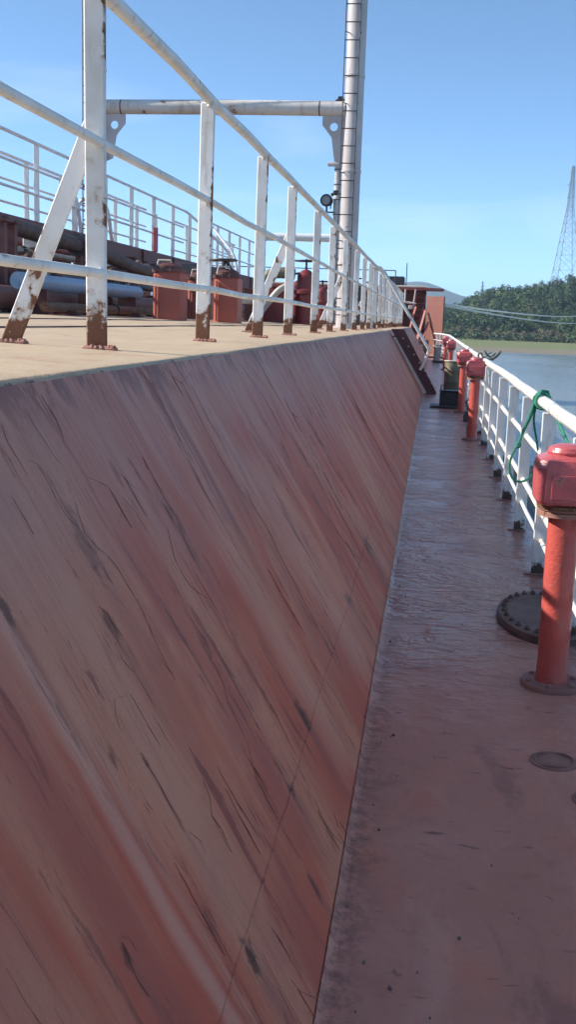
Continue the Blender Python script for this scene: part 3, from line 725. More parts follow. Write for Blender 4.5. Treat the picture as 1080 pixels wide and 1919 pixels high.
# drum and black box
dr = thing('olive_drum', (.50, 24.6, 0), 'open olive drum standing on the walkway behind the black box', 'drum')
m = MB(); m.lathe((.50, 24.6, 0), [(.19, 0), (.2, .01), (.2, .22), (.206, .23), (.206, .25), (.2, .26), (.2, .46), (.206, .47), (.206, .49), (.2, .5), (.2, .70)], 26); m.build('body', OLIVE, dr)
m = MB(); m.tube([(.50 + .205 * math.cos(a), 24.6 + .205 * math.sin(a), .70) for a in [2 * math.pi * k / 26 for k in range(26)]], .014, 8, closed=True); m.build('rim', PALE, dr)
bb = thing('black_box', (.375, 20.0, 0), 'low black box on the walkway beneath the olive drum', 'box')
m = MB(); m.box((.385, 20.05, .15), (.40, .34, .27), bev=.012); m.build('body', BLACK, bb)
m = MB(); m.box((.385, 20.05, .298), (.42, .36, .024), bev=.006); m.build('lid', BLACK, bb)
m = MB(); m.tube([(.20, 19.88, .30), (.20, 19.88, .41), (.27, 19.88, .41), (.27, 19.88, .30)], .012, 6); m.build('handle', BLACK, bb)
m = MB(); m.box((.30, 19.95, .025), (.56, .6, .03), bev=.006); m.build('base_plate', DARKSTEEL, bb)
# valves lying against the railing foot
for yy, lb in ((15.4, 'dark valve block at the foot of the second red vent'), (17.2, 'dark valve block by the railing between the second and third vent')):
    t = thing('valve_block', (.66, yy, 0), lb, 'valve')
    m = MB(); m.box((.66, yy, .05), (.22, .3, .1), bev=.01); m.tube([(.56, yy, .10), (.76, yy, .10)], .06, 12); m.build('body', DARKSTEEL, t)
    m = MB(); m.tube([(.66, yy, .12), (.66, yy, .30)], .016, 8); m.lathe((.66, yy, .29), [(.05, 0), (.055, .01), (.05, .02)], 12); m.build('handwheel', PALE, t)

def twist(m, P, r, closed=False, pitch=.05):
    P = [Vector(p) for p in P]; Q = []
    n_ = len(P); seg = n_ if closed else n_ - 1
    for i in range(seg):
        a, b = P[i], P[(i + 1) % n_]; k = max(2, int((b - a).length / (pitch / 6)))
        for j in range(k): Q.append(a.lerp(b, j / k))
    if not closed: Q.append(P[-1])
    for st_ in range(3):
        S = []; L = 0
        for i, p in enumerate(Q):
            d = Q[(i + 1) % len(Q)] - p if i < len(Q) - 1 or closed else p - Q[i - 1]
            a, b = frame(d); ph = 2 * math.pi * (L / pitch + st_ / 3); S.append(p + (a * math.cos(ph) + b * math.sin(ph)) * r * .5); L += d.length
        m.tube(S, r * .56, 5, closed=closed)
def smooth_path(P, n=6):
    P = [Vector(p) for p in P]; out = []
    for i in range(len(P) - 1):
        p0 = P[max(i - 1, 0)]; p1 = P[i]; p2 = P[i + 1]; p3 = P[min(i + 2, len(P) - 1)]
        for k in range(n):
            t = k / n; out.append(.5 * ((2 * p1) + (p2 - p0) * t + (2 * p0 - 5 * p1 + 4 * p2 - p3) * t * t + (3 * p1 - p0 - 3 * p2 + p3) * t ** 3))
    out.append(P[-1]); return out
# green rope hitched round the side rail
gr = thing('green_rope', (.72, 7.05, 1.07), 'green rope hitched round the white rail with a hanging loop', 'rope')
rr = random.Random(9)
m = MB()
for q in range(4):
    cy = 7.03 + .035 * q; P = []
    for k in range(24):
        a = 2 * math.pi * k / 24; P.append((SX + .004 + (.047 + .004 * (q % 2)) * math.cos(a), cy + .02 * math.sin(a + q) , 1.035 + (.047 + .003 * q) * math.sin(a)))
    twist(m, P, .0095, True)
m.tube([(SX - .03, 7.0, 1.07), (SX - .01, 7.06, 1.10), (SX + .035, 7.12, 1.095), (SX + .055, 7.15, 1.05), (SX + .05, 7.15, 1.0)], .010, 7)
m.build('hitch', GREENROPE, gr)
m = MB()
lx0 = SX - .05
twist(m, smooth_path([(lx0, 7.05, 1.02), (lx0 - .03, 7.02, .93), (lx0 - .075, 7.0, .80), (lx0 - .09, 6.98, .75)]), .010)
twist(m, smooth_path([(lx0 + .01, 7.07, 1.02), (lx0 - .02, 7.04, .93), (lx0 - .07, 7.01, .81), (lx0 - .085, 6.99, .75)]), .010)
twist(m, smooth_path([(lx0 - .09, 6.98, .76), (lx0 - .125, 6.98, .68), (lx0 - .135, 6.98, .60), (lx0 - .11, 6.98, .535), (lx0 - .06, 6.98, .515), (lx0 - .01, 6.98, .54), (lx0 + .03, 6.99, .60), (lx0 + .045, 7.0, .68), (lx0 + .03, 7.02, .78), (lx0 + .005, 7.04, .90), (lx0 + .01, 7.06, 1.0)]), .008)
m.build('hanging_loop', GREENROPE, gr)
m = MB(); m.box((lx0 - .088, 6.98, .755), (.035, .03, .045), bev=.01); m.build('knot', GREENROPE, gr)
m = MB(); twist(m, smooth_path([(SX + .06, 7.0, 1.0), (SX + .10, 6.6, .86), (SX + .14, 6.3, .74), (SX + .2, 5.9, .5)]), .012); m.build('rope_tail', GREENROPE, gr)
# grey rope end on the rail farther on
kr = thing('grey_rope_coil', (SX, 14.9, 1.09), 'small grey rope coil knotted on top of the side rail above the vents', 'rope')
for q in range(3):
    m = MB(); P = [(SX + .02 + .11 * math.cos(a) + .03 * q, 15.0 + .1 * math.sin(a) - .1 * q, 1.10 + .05 * math.sin(a * 2 + q) + .01 * q) for a in [2 * math.pi * k / 20 for k in range(20)]]
    m.tube(P, .014, 6, closed=True); m.build('turn', GREYROPE, kr)
for yy in (15.25, 15.32, 15.39):
    m = MB(); m.tube([(SX + .004 + .046 * math.cos(a), yy, 1.035 + .046 * math.sin(a)) for a in [2 * math.pi * k / 16 for k in range(16)]], .012, 6, closed=True); m.build('lashing', PALEROPE, kr)
# far mooring gear clutter on the walkway
for (x, y, w, h, lb) in ((.42, 43.5, .5, .55, 'grey mooring fairlead block far down the walkway'), (-.05, 49.0, .7, .5, 'dark mooring bitts beyond the trunk end by the forecastle')):
    t = thing('mooring_bitts', (x, y, 0), lb, 'bitts')
    m = MB(); m.box((x, y, .04), (w * 1.6, .5, .08), bev=.01); m.build('base', DARKSTEEL, t)
    for s in (-1, 1):
        m = MB(); m.lathe((x + s * w * .45, y, .08), [(.14, 0), (.13, .03), (.13, h - .08), (.16, h - .06), (.16, h), (.02, h + .02)], 16); m.build('post', CONCRETE if y < 45 else DARKSTEEL, t)

# paint chips and grit on the walkway
m = MB(); rr = random.Random(21)
for k in range(45):
    y = 1.6 + 5.5 * rr.random() ** 1.3; x = rr.uniform(-.12, .8) if rr.random() < .55 else -.14 + abs(rr.gauss(0, .07))
    if (x - .58) ** 2 + (y - 4.47) ** 2 < .03: continue
    s = .0018 + .006 * rr.random() ** 5; a = rr.uniform(0, 6.28); n = 5
    ring = [(x + s * rr.uniform(.6, 1.2) * math.cos(a + k2 * 1.256), y + s * 1.3 * rr.uniform(.6, 1.2) * math.sin(a + k2 * 1.256), .004 + rr.uniform(0, .003)) for k2 in range(n)]
    ring0 = [(p[0], p[1], .0005) for p in ring]
    m.add(ring0 + ring, [tuple(range(n, 2 * n))] + [(i, (i + 1) % n, n + (i + 1) % n, n + i) for i in range(n)])
g = G('paint_chip'); nn = g.noise(g.obj, 9, 2); CHIP = g.done(g.mix(g.rng(nn, .45, .62), (.13, .075, .065), (.38, .30, .27)), .8)
tag(m.build('paint_chips', CHIP, smooth=0), 'loose paint chips and grit scattered on the near walkway', 'debris', kind='stuff')

# ------------------------------------------------------------------ pipework on the trunk deck
def support(x, y, z, parent, mat, w=.3):
    zb = trunk_z(x); m = MB(); m.box((x, y, (zb + z) / 2), (w, .06, z - zb + .02)); m.box((x, y, zb + .015), (w * 1.3, .16, .03)); m.build('support', mat, parent)
def pipe_run(name, x, z, r, y0, y1, mat, label, sup, flanges=(), smat=OXIDE_DARK, caps=True):
    t = thing(name, (x, (y0 + y1) / 2, trunk_z(x)), label, 'pipe')
    m = MB(); m.tube([(x, y, z) for y in frange(y0, y1, (y1 - y0) / 6)], r, 18); m.build('pipe', mat, t)
    for y in flanges:
        m = MB(); m.tube([(x, y - .03, z), (x, y + .03, z)], r * 1.4, 18); fo = m.build('flange', mat, t)
        for k in range(8):
            a = 2 * math.pi * k / 8; m = MB(); m.tube([(x + r * 1.22 * math.cos(a), y - .05, z + r * 1.22 * math.sin(a)), (x + r * 1.22 * math.cos(a), y + .05, z + r * 1.22 * math.sin(a))], .018, 6); m.build('bolt', DARKSTEEL, fo)
    for y in sup: support(x, y, z - r * .9, t, smat)
    return t
pipe_run('cargo_pipe', -5.0, 1.86, .105, 12.6, 17.9, BLUEPIPE, 'blue-grey pipe lying above the red pipes on the trunk deck', (13.2, 15.3, 17.3), ())
pipe_run('cargo_pipe', -5.35, 1.66, .15, 11.5, 23.5, PIPERED, 'thick dark red pipe running under the blue-grey pipe', (12.4, 14.2, 16.2, 18.3, 21), (13.9, 17.0, 20.2))
pipe_run('cargo_pipe', -6.1, 1.75, .16, 12.5, 40, PIPERED, 'long dark red pipe beside the raised catwalk', (14, 16.5, 19, 24, 30, 36), (15.2, 18.5, 25))
pipe_run('cargo_pipe', -6.6, 2.15, .11, 13, 38, OXIDE_DARK, 'thin dark pipe high against the catwalk girder', (15, 18, 22, 28, 34), (17.5, 22))
pipe_run('cargo_pipe', -3.9, 1.88, .09, 22, 41, PALE, 'pale thin pipe beyond the tank hatches', (23, 27, 32, 38), (26,))
pipe_run('cargo_pipe', -5.75, 2.02, .055, 12, 30, DARKSTEEL, 'slim dark pipe just above the thick red pipe', (13, 16, 20, 25), (14.4, 19.5))
pipe_run('cargo_pipe', -6.35, 2.42, .045, 12, 34, PALE, 'slim pale pipe under the catwalk girder', (13.5, 17, 21, 27), (16.2,))
pipe_run('cargo_pipe', -6.9, 2.62, .07, 12, 36, OXIDE, 'slim red pipe highest beside the catwalk girder', (12.6, 16.0, 19.6, 24, 30), (15.6, 20.6))
pipe_run('cargo_pipe', -4.75, 1.56, .06, 12.8, 30, RUSTY, 'rusty thin pipe lowest in front of the red pipes', (13.6, 16.6, 19, 24), (15.8, 21))
# dark cargo hose draped beside the catwalk
hs = thing('cargo_hose', (-6.3, 19, 1.5), 'dark rubber hose draped along the catwalk side', 'hose')
m = MB(); m.tube(smooth_path([(-6.2, 15.2, 2.72), (-6.1, 16.4, 2.66), (-5.95, 17.6, 2.60), (-5.8, 18.8, 2.50), (-5.6, 20.0, 2.34), (-5.5, 21.0, 2.32), (-5.4, 22.2, 2.46), (-5.25, 23.6, 2.52), (-5.05, 25.2, 2.50), (-4.9, 26.5, 2.42)]), .125, 14); m.build('hose', DARKHOSE, hs)
for (yy, xx, zz) in ((17.6, -5.95, 2.60), (21.0, -5.5, 2.32), (25.2, -5.05, 2.5)):
    m = MB(); m.tube([(xx, yy - .04, zz), (xx, yy + .04, zz)], .18, 16); m.build('coupling', DARKSTEEL, hs)
    m = MB(); m.box((xx, yy + .1, (zz + trunk_z(xx)) / 2 - .08), (.10, .10, zz - trunk_z(xx) - .16)); m.build('stand', OXIDE_DARK, hs)
# tank hatches
def tank_hatch(x, y, w, h, label, wheel=False, seed=0, lid=True):
    zb = trunk_z(x); t = thing('tank_hatch', (x, y, zb), label, 'hatch', 'red tank hatches on the trunk deck'); r = w / 2
    # D-plan coaming: half round on the left, flat to the camera
    poly = [(x + r, y - r), (x + r, y + r)] + [(x - r * .35 + r * .65 * math.cos(a), y + r * math.sin(a)) for a in [math.pi / 2 + math.pi * k / 10 for k in range(11)]]
    m = MB(); m.prism(poly, 'z', zb - .005, zb + h * .86); m.build('coaming', OXIDE, t, smooth=.5)
    pl2 = [((px - x) * 1.09 + x, (py - y) * 1.09 + y) for px, py in poly]
    m = MB(); m.prism(pl2, 'z', zb + h * .86, zb + h * .92); m.build('rim', OXIDE_DARK, t, smooth=.5)
    m = MB(); m.lathe((x, y, zb + h * .92), [(r * .9, 0), (r * .9, .05), (r * .5, .10), (.02, .11)], 16); ld = m.build('lid', OXIDE_DARK, t)
    for k in range(3):
        m = MB(); px = x - r * .7 + k * w * .27; m.tube([(px, y - r * 1.08, zb + h * .87), (px, y - r * 1.12, zb + h * .95)], .016, 6); m.build('clamp', DARKSTEEL, ld)
    m = MB(); m.tube([(x - r * .7, y - .1, zb + h * .93), (x - r * .6, y - .1, zb + h * 1.08), (x + r * .2, y - .1, zb + h * 1.08), (x + r * .3, y - .1, zb + h * .95)], .02, 6); m.build('handle', PALE, ld)
    m = MB(); m.bar((x - r * .6, y - r - .01, zb + .02), (x - r * .6, y - r - .01, zb + h * .8), .03, .02); m.build('stiffener', OXIDE, t)
    if wheel:
        m = MB(); hz = zb + h * 1.22
        m.tube([(x - r * .3, y, zb + h * .95), (x - r * .3, y, hz)], .03, 8); m.tube([(x - r * .3 + .2 * math.cos(a), y + .2 * math.sin(a), hz) for a in [2 * math.pi * k / 18 for k in range(18)]], .02, 6, closed=True)
        for a in (0, 1.05, 2.09): m.tube([(x - r * .3 + .2 * math.cos(a), y + .2 * math.sin(a), hz), (x - r * .3 - .2 * math.cos(a), y - .2 * math.sin(a), hz)], .014, 6)
        m.tube([(x - r * .1, y, zb + h * 1.2), (x + r * .5, y, zb + h * .95)], .03, 6); m.build('handwheel', DARKSTEEL, ld)
    return t
tank_hatch(-3.98, 16.0, .46, .80, 'red tank hatch with a bare lid, nearest of the hatches behind the railing')
tank_hatch(-4.40, 20.2, .5, .84, 'red tank hatch mostly hidden behind a railing post')
tank_hatch(-3.30, 17.1, .42, .80, 'red tank hatch with a black handwheel on its lid', True)
def valve(x, y, h, label, mat=OXIDE_DARK, r=.17):
    zb = trunk_z(x); t = thing('gate_valve', (x, y, zb), label, 'valve', 'red gate valves on the trunk deck')
    m = MB(); m.lathe((x, y, zb), [(r * 1.3, 0), (r * 1.3, .04), (r, .05), (r, h * .45), (r * 1.25, h * .47), (r * 1.25, h * .52), (r * .95, h * .54), (r * .9, h * .75), (r * .5, h * .82), (r * .2, h * .84)], 18); m.build('body', mat, t)
    m = MB(); m.tube([(x, y, zb + h * .8), (x, y, zb + h)], .025, 8); m.build('stem', BLACK, t)
    m = MB(); hz = zb + h * .97; R = r * 1.2
    m.tube([(x + R * math.cos(a), y + R * math.sin(a), hz) for a in [2 * math.pi * k / 18 for k in range(18)]], .018, 6, closed=True)
    for a in (0, 1.05, 2.09): m.tube([(x + R * math.cos(a), y + R * math.sin(a), hz), (x - R * math.cos(a), y - R * math.sin(a), hz)], .012, 6)
    m.build('handwheel', BLACK, t); return t
VRED = paint('valve_red', (.22, .03, .035), (.16, .028, .03), 0, .58, scale=5)
valve(-2.86, 24.0, 1.42, 'tall dark red gate valve with a wide handwheel, right one of the pair', VRED, .21)
valve(-3.10, 24.6, 1.15, 'shorter dark red gate valve at the left of the pair', VRED, .17)
valve(-3.0, 29.0, 1.15, 'small gate valve just right of the pair of tall red valves', VRED, .15)
valve(-2.9, 30.2, 1.2, 'farther small gate valve between the tall mast and the pair of valves', DARKSTEEL, .14)
valve(-2.45, 34.5, 1.5, 'dark gate valve right of the tall mast behind the railing', DARKSTEEL, .15)
valve(-2.3, 37.5, 1.5, 'farthest dark gate valve right of the tall mast behind the railing', DARKSTEEL, .15)
for (x, y, w, lb) in ((-3.55, 24.0, .75, 'red pipe box with a slanted pale pipe left of the twin valves'),):
    t = thing('pipe_box', (x, y, trunk_z(x)), lb, 'pipe box'); zb = trunk_z(x)
    m = MB(); m.box((x, y, zb + .36), (w, .6, .72), bev=.02); m.build('body', VRED, t)
    m = MB(); m.tube(smooth_path([(x - .35, y - .5, zb + .05), (x - .12, y - .5, zb + .35), (x + .15, y - .5, zb + .68), (x + .35, y - .45, zb + .80)]), .07, 12); m.build('slanted_pipe', PALE, t)
    m = MB(); m.tube(smooth_path([(x - .3, y - .1, zb + .7), (x - .15, y - .1, zb + 1.0), (x + .1, y - .1, zb + 1.08), (x + .45, y - .1, zb + 1.05)]), .12, 12); m.build('bend', OLIVE, t)
# manifold uprights under the catwalk
for (x, y, lb) in ((-5.6, 13.55, 'dark red upright beam at the left picture edge beside the blue-grey pipe'), (-5.6, 13.9, 'dark red upright beam just behind the leftmost one'), (-6.2, 21.8, 'dark red upright beam behind the nearest tank hatch')):
    t = thing('steel_upright', (x, y, trunk_z(x)), lb, 'beam'); zb = trunk_z(x)
    m = MB(); m.box((x, y, zb + .58), (.13, .10, 1.14)); m.build('web', OXIDE_DARK, t)
    m = MB(); m.box((x, y, zb + .012), (.26, .22, .024)); m.build('foot', OXIDE_DARK, t)
    m = MB(); m.box((x, y, zb + 1.165), (.24, .24, .03)); m.build('head_plate', OXIDE_DARK, t)
# transverse manifold between the long pipes
for j, (yy, lb) in enumerate(((14.9, 'transverse dark red manifold pipe with flanged stubs, nearest the camera'), (18.9, 'transverse dark red manifold pipe with flanged stubs behind the blue-grey pipe'), (22.9, 'transverse dark red manifold pipe with flanged stubs beyond the hose'))):
    t = thing('manifold_pipe', (-6.2, yy, trunk_z(-6.2)), lb, 'pipe')
    m = MB(); m.tube([(-7.4, yy, 2.18), (-6.2, yy, 2.18), (-5.55, yy, 2.18), (-5.35, yy, 2.08), (-5.3, yy, 1.8)], .10, 14); m.build('pipe', PIPERED, t)
    for xx in (-7.1, -6.6, -6.05, -5.75):
        m = MB(); m.tube([(xx - .025, yy, 2.18), (xx + .025, yy, 2.18)], .16, 14); m.build('flange', OXIDE_DARK if xx < -6 else RUSTY, t)
    for xx in (-6.85, -6.3):
        m = MB(); m.tube([(xx, yy, 2.18), (xx, yy, 2.52)], .05, 10); m.tube([(xx, yy, 2.52), (xx, yy, 2.62)], .02, 6); m.build('stub', PIPERED, t)
        m = MB(); m.tube([(xx + .13 * math.cos(a), yy + .13 * math.sin(a), 2.62) for a in [2 * math.pi * k / 16 for k in range(16)]], .016, 6, closed=True); m.tube([(xx - .13, yy, 2.62), (xx + .13, yy, 2.62)], .012, 6); m.build('handwheel', DARKSTEEL, t)
    for xx in (-7.2, -6.0):
        m = MB(); m.box((xx, yy + .02, (2.08 + trunk_z(xx)) / 2), (.09, .08, 2.1 - trunk_z(xx))); m.build('support', OXIDE_DARK, t)
    for q in range(3):
        m = MB(); m.tube([(-5.72 + .17 * q, yy - .35, trunk_z(-5.6) + .02), (-5.72 + .17 * q, yy - .35, 1.72 + .1 * q), (-5.72 + .17 * q, yy, 2.1)], .028, 8); m.build('drain_pipe', RUSTY if q == 1 else DARKSTEEL, t)
# catwalk
KX = -7.8; KZ = CAMZ + .218 * 7.8
cat = thing('catwalk', (KX, 25, trunk_z(KX)), 'raised red catwalk with white railings along the middle of the trunk deck', 'catwalk')
for kx in (KX, KX - 1.2):
    for i in range(6):
        a = 12 + i * 6.2; b = a + 6.16
        m = MB(); m.box((kx, (a + b) / 2, KZ - .24), (.06, b - a, .48), bev=.008); m.build('girder', OXIDE_DARK, cat)
for i in range(36):
    y = 12.5 + i; m = MB(); m.box((KX - .6, y, KZ + .012), (1.22, .985, .02)); m.build('deck_plate', OXIDE_DARK, cat)
legm = MB(); legm.box((0, 0, (KZ - .48 - trunk_z(KX)) / 2), (.16, .16, KZ - .48 - trunk_z(KX))); legm = legm.mesh('leg'); legm.materials.append(OXIDE_DARK)
for y in frange(13, 47, 3.4):
    for kx in (KX, KX - 1.2): put('leg', legm, cat, (kx, y, trunk_z(kx)))
for i_, y in enumerate(frange(13, 43.6, 3.4)):
    m = MB(); z0_ = trunk_z(KX) + .1; z1_ = KZ - .5
    m.bar((KX, y + .1, z0_ if i_ % 2 else z1_), (KX, y + 3.3, z1_ if i_ % 2 else z0_), .07, .05); m.build('brace', OXIDE_DARK, cat)
    m = MB(); m.box((KX + .06, y + 1.7, KZ - .24), (.05, .08, .46)); m.build('stiffener', OXIDE_DARK, cat)
cpm = flat_post(1.46, .10, .05).mesh('post'); cpm.materials.append(WHITE_FAR)
for kx, off in ((KX, 0), (KX - 1.2, .35)):
    for k in range(16):
        y = 14.0 + 2.22 * k + off; put('post', cpm, cat, (kx, y, KZ + .022))
    for z, r in ((1.48, .035), (.98, .027), (.52, .027)):
        m = MB(); m.tube([(kx, 12.2, KZ + z), (kx, 33.1, KZ + z)], r, 8); m.build('rail', WHITE_FAR, cat)
        m = MB(); m.tube([(kx, 36.6, KZ + z), (kx, 48.2, KZ + z)], r, 8); m.build('rail', WHITE_FAR, cat)
m = MB(); m.tube(smooth_path([(KX, 33.1, KZ + 1.48), (KX + .1, 33.6, KZ + 1.40), (KX + .6, 34.2, KZ + .9), (KX + 1.2, 34.8, KZ + .1), (KX + 1.3, 34.9, trunk_z(KX))]), .04, 8)
m.tube(smooth_path([(KX, 36.6, KZ + 1.48), (KX + .1, 36.4, KZ + 1.40), (KX + .6, 36.0, KZ + .9), (KX + 1.2, 35.6, KZ + .1), (KX + 1.3, 35.5, trunk_z(KX))]), .04, 8); m.build('stair_handrail', WHITE_FAR, cat)
m = MB(); m.box((KX + .12, 29.3, KZ + .33), (.13, .1, .66), bev=.02); m.build('fire_box', REDHEAD, cat)
m = MB(); m.tube(smooth_path([(KX - .2, 22.4, KZ), (KX - .15, 22.5, KZ + .55), (KX + .05, 22.6, KZ + .9)]), .03, 8); m.build('hose_stub', BLACK, cat)
for kk, yy in enumerate((23.2, 24.4, 25.5)):
    m = MB(); m.tube(smooth_path([(KX - .5, yy, KZ), (KX - .4, yy, KZ + .75), (KX - .1, yy, KZ + .78), (KX - .05, yy + .3, KZ)]), .05, 8); m.build('grab_hoop', WHITE_FAR, cat)
wbx = thing('white_cable_tray', (-6.25, 16.9, 2.3), 'small white box under the catwalk at the left edge', 'box')
m = MB(); m.box((-6.25, 16.6, 2.60), (.40, .3, .26), bev=.02); m.build('body', WHITE_FAR, wbx)
m = MB(); m.box((-6.25, 16.6, (2.47 + trunk_z(-6.25)) / 2), (.06, .06, 2.47 - trunk_z(-6.25))); m.build('leg', OXIDE_DARK, wbx)

# ------------------------------------------------------------------ forecastle
FPLATE = paint('worn_red_plate', (.24, .080, .055), (.25, .135, .085), 0, .48, scale=1.2, rust=(.10, .05, .035), rough=.6)
FY = 58.0
fc = thing('forecastle', (-4, FY, 0), 'red forecastle block with a ladder at the far end of the deck', 'deck house')
m = MB(); m.box((-8.2, FY + 3.2, 1.75), (15.4, .08, 3.5)); m.build('bulkhead', OXIDE_DARK, fc)
m = MB(); m.prism([(-.42, FY + .42), (-.42, FY + .30), (.46, FY - .42), (.52, FY - .36), (.52, FY + 3.2), (.44, FY + 3.2), (.44, FY - .26)], 'z', .0, 2.95); m.build('side_plate', FPLATE, fc, smooth=.3)
m = MB(); m.prism([(-15.5, FY + 1.2), (-.2, FY + 1.2), (.45, FY + 1.8), (.45, FY + 3.4), (-15.5, FY + 3.4)], 'z', 3.30, 3.42); rf = m.build('roof_deck', OXIDE, fc, smooth=.3)
m = MB(); m.tube([(-15, FY + 1.25, 3.46), (-.5, FY + 1.25, 3.46)], .06, 8); m.build('coaming_bar', PALE, rf)
for x in (-1.7, -1.15, -.6):
    m = MB(); m.box((x, FY + 3.1, 1.65), (.05, .14, 3.2)); m.build('stiffener', OXIDE_DARK, fc)
for x0, x1 in ((-1.25, -.75), ):
    l = MB(); l.bar((x0 - .25, FY + .9, .1), (x0 + .25, FY + 2.6, 3.2), .06, .04); l.bar((x1 - .25, FY + .9, .1), (x1 + .25, FY + 2.6, 3.2), .06, .04); lo = l.build('ladder', OXIDE, fc)
    for k in range(9):
        t = (k + .7) / 9.5; m = MB(); m.tube([(x0 - .25 + .5 * t, FY + .9 + 1.7 * t, .1 + 3.1 * t), (x1 - .25 + .5 * t, FY + .9 + 1.7 * t, .1 + 3.1 * t)], .025, 6); m.build('rung', OXIDE, lo)
for (x0, x1, z) in ((-.85, -.5, .95), (-.65, -.45, 2.25), (-.85, -.5, .35)):
    m = MB(); m.box(((x0 + x1) / 2, FY + .6, z), (x1 - x0, .5, .10)); m.build('step', OXIDE, fc)
m = MB(); m.tube([(-2.6, FY + .5, 2.75), (-1.0, FY + .5, 2.55)], .06, 8); m.tube([(-1.6, FY + .5, 2.65), (-1.6, FY + .6, 3.3)], .04, 8); m.tube([(-1.05, FY + .5, 3.3), (-1.15, FY + .5, 2.3)], .04, 8); m.build('pipe_frame', PALE, fc)
m = MB(); m.box((-1.28, FY + .4, 2.35), (.22, .2, .2), bev=.03); m.build('lamp', PALE, fc)
for x in (-14, -11, -8, -5, -3.6, -2.2):
    m = MB(); m.tube([(x, FY + 1.6, 3.42), (x, FY + 1.6, 4.3)], .03, 6); m.build('rail_post', DARKSTEEL, fc)
m = MB(); m.tube([(-14, FY + 1.6, 4.3), (-2.2, FY + 1.6, 4.3)], .03, 6); m.build('top_rail', DARKSTEEL, fc)
m = MB(); m.tube([(-1.62, FY + 2.2, 3.4), (-1.62, FY + 2.2, 4.75)], .03, 6); m.build('aerial', DARKSTEEL, fc)
m = MB(); m.box((-2.3, FY + 2.0, 3.75), (1.2, .8, .5), bev=.05); m.build('windlass', DARKSTEEL, fc)

for (p0, p1, w_) in (((-.95, FY - .6, .05), (-.48, FY + .2, 2.2), .12), ((-.72, FY - .7, .05), (-.30, FY + .1, 1.6), .10), ((-1.5, FY - .2, .05), (-1.0, FY + .8, 2.4), .10)):
    m = MB(); m.bar(p0, p1, w_, .05); m.build('slanting_stay', OXIDE, fc)
for (x_, y_, z_, h_) in ((-1.9, FY - .9, 0, 1.2), (-1.2, FY - 1.4, 0, .9), (-.55, FY - 1.6, 0, .7)):
    m = MB(); m.box((x_, y_, h_ / 2 + .002), (.5, .5, h_), bev=.05); m.tube([(x_ - .35, y_, h_ * .8), (x_ + .35, y_, h_ * .8)], .16, 12); m.build('winch_drum', OXIDE_DARK, fc)
# mooring lines
def line(name, a, b, sag, r, label):
    a = Vector(a); b = Vector(b); P = []
    for k in range(41):
        t = k / 40; p = a.lerp(b, t); p.z -= sag * 4 * t * (1 - t); P.append(p)
    m = MB(); m.tube(P, r, 8); return tag(m.build(name, PALEROPE, at=a), label, 'rope', 'mooring lines running ashore')
line('mooring_line', (.52, FY + 1.0, 2.58), (36, 262, 5.0), .6, .055, 'upper pale mooring line from the forecastle across to the bank')
line('mooring_line', (.52, FY + 1.1, 2.50), (37, 261, 3.3), .65, .055, 'lower pale mooring line from the forecastle across to the bank')

# ------------------------------------------------------------------ plank pontoon alongside
g = G('plank_wood'); p = g.jitter(g.obj, 9); n = g.noise(g.map(p, (14, 1.2, 14)), 2.0, 6, .6); n2 = g.noise(p, 1.5, 3)
PLANK = g.done(g.mix(g.rng(n, .35, .7), (.44, .33, .20), (.30, .21, .125)), .85, g.bump(n, .4, .01))
pt = thing('plank_pontoon', (1.9, 11, WATER_Z), 'tan plank-decked pontoon floating beside the ship below the railing', 'pontoon')
m = MB(); m.box((2.0, 11.0, -1.55), (1.9, 9.2, 2.1), bev=.04); m.build('float', DARKSTEEL, pt)
rr = random.Random(3)
for k in range(40):
    y = 6.52 + k * .23; m = MB(); m.box((2.0 + rr.uniform(-.02, .02), y, -.475 + rr.uniform(-.006, .006)), (2.0, .215, .045), bev=.005); m.build('plank', PLANK, pt, at=(2, y, -.47))
m = MB(); m.box((1.08, 11, -.39), (.10, 9.3, .12), bev=.02); m.build('edge_beam', BLACK, pt)

# ------------------------------------------------------------------ water
def water_material():
    g = G('river_water'); p = g.obj
    a = g.noise(g.map(p, (.9, .45, 1)), 1.3, 5, .6, .4); b = g.noise(g.map(p, (1, .5, 1), (3, 1, 0)), .35, 4); c = g.noise(g.map(p, (1, 1, 1)), 5.5, 3)
    d = g.noise(g.map(p, (.04, .02, 1)), 1, 3)
    h = g.math('ADD', g.math('ADD', a, g.math('MULTIPLY', b, .6)), g.math('MULTIPLY', c, .18))
    col = g.mix(g.rng(d, .4, .6), (.17, .19, .175), (.20, .215, .195))
    return g.done(col, g.rng(d, .4, .62, .16, .26), g.bump(h, .40, .16), .5)
m = MB(); m.add([(-4000, -1500, WATER_Z), (4000, -1500, WATER_Z), (4000, 5000, WATER_Z), (-4000, 5000, WATER_Z)], [(0, 1, 2, 3)])
tag(m.build('water', water_material(), at=(0, 0, WATER_Z)), kind='structure')

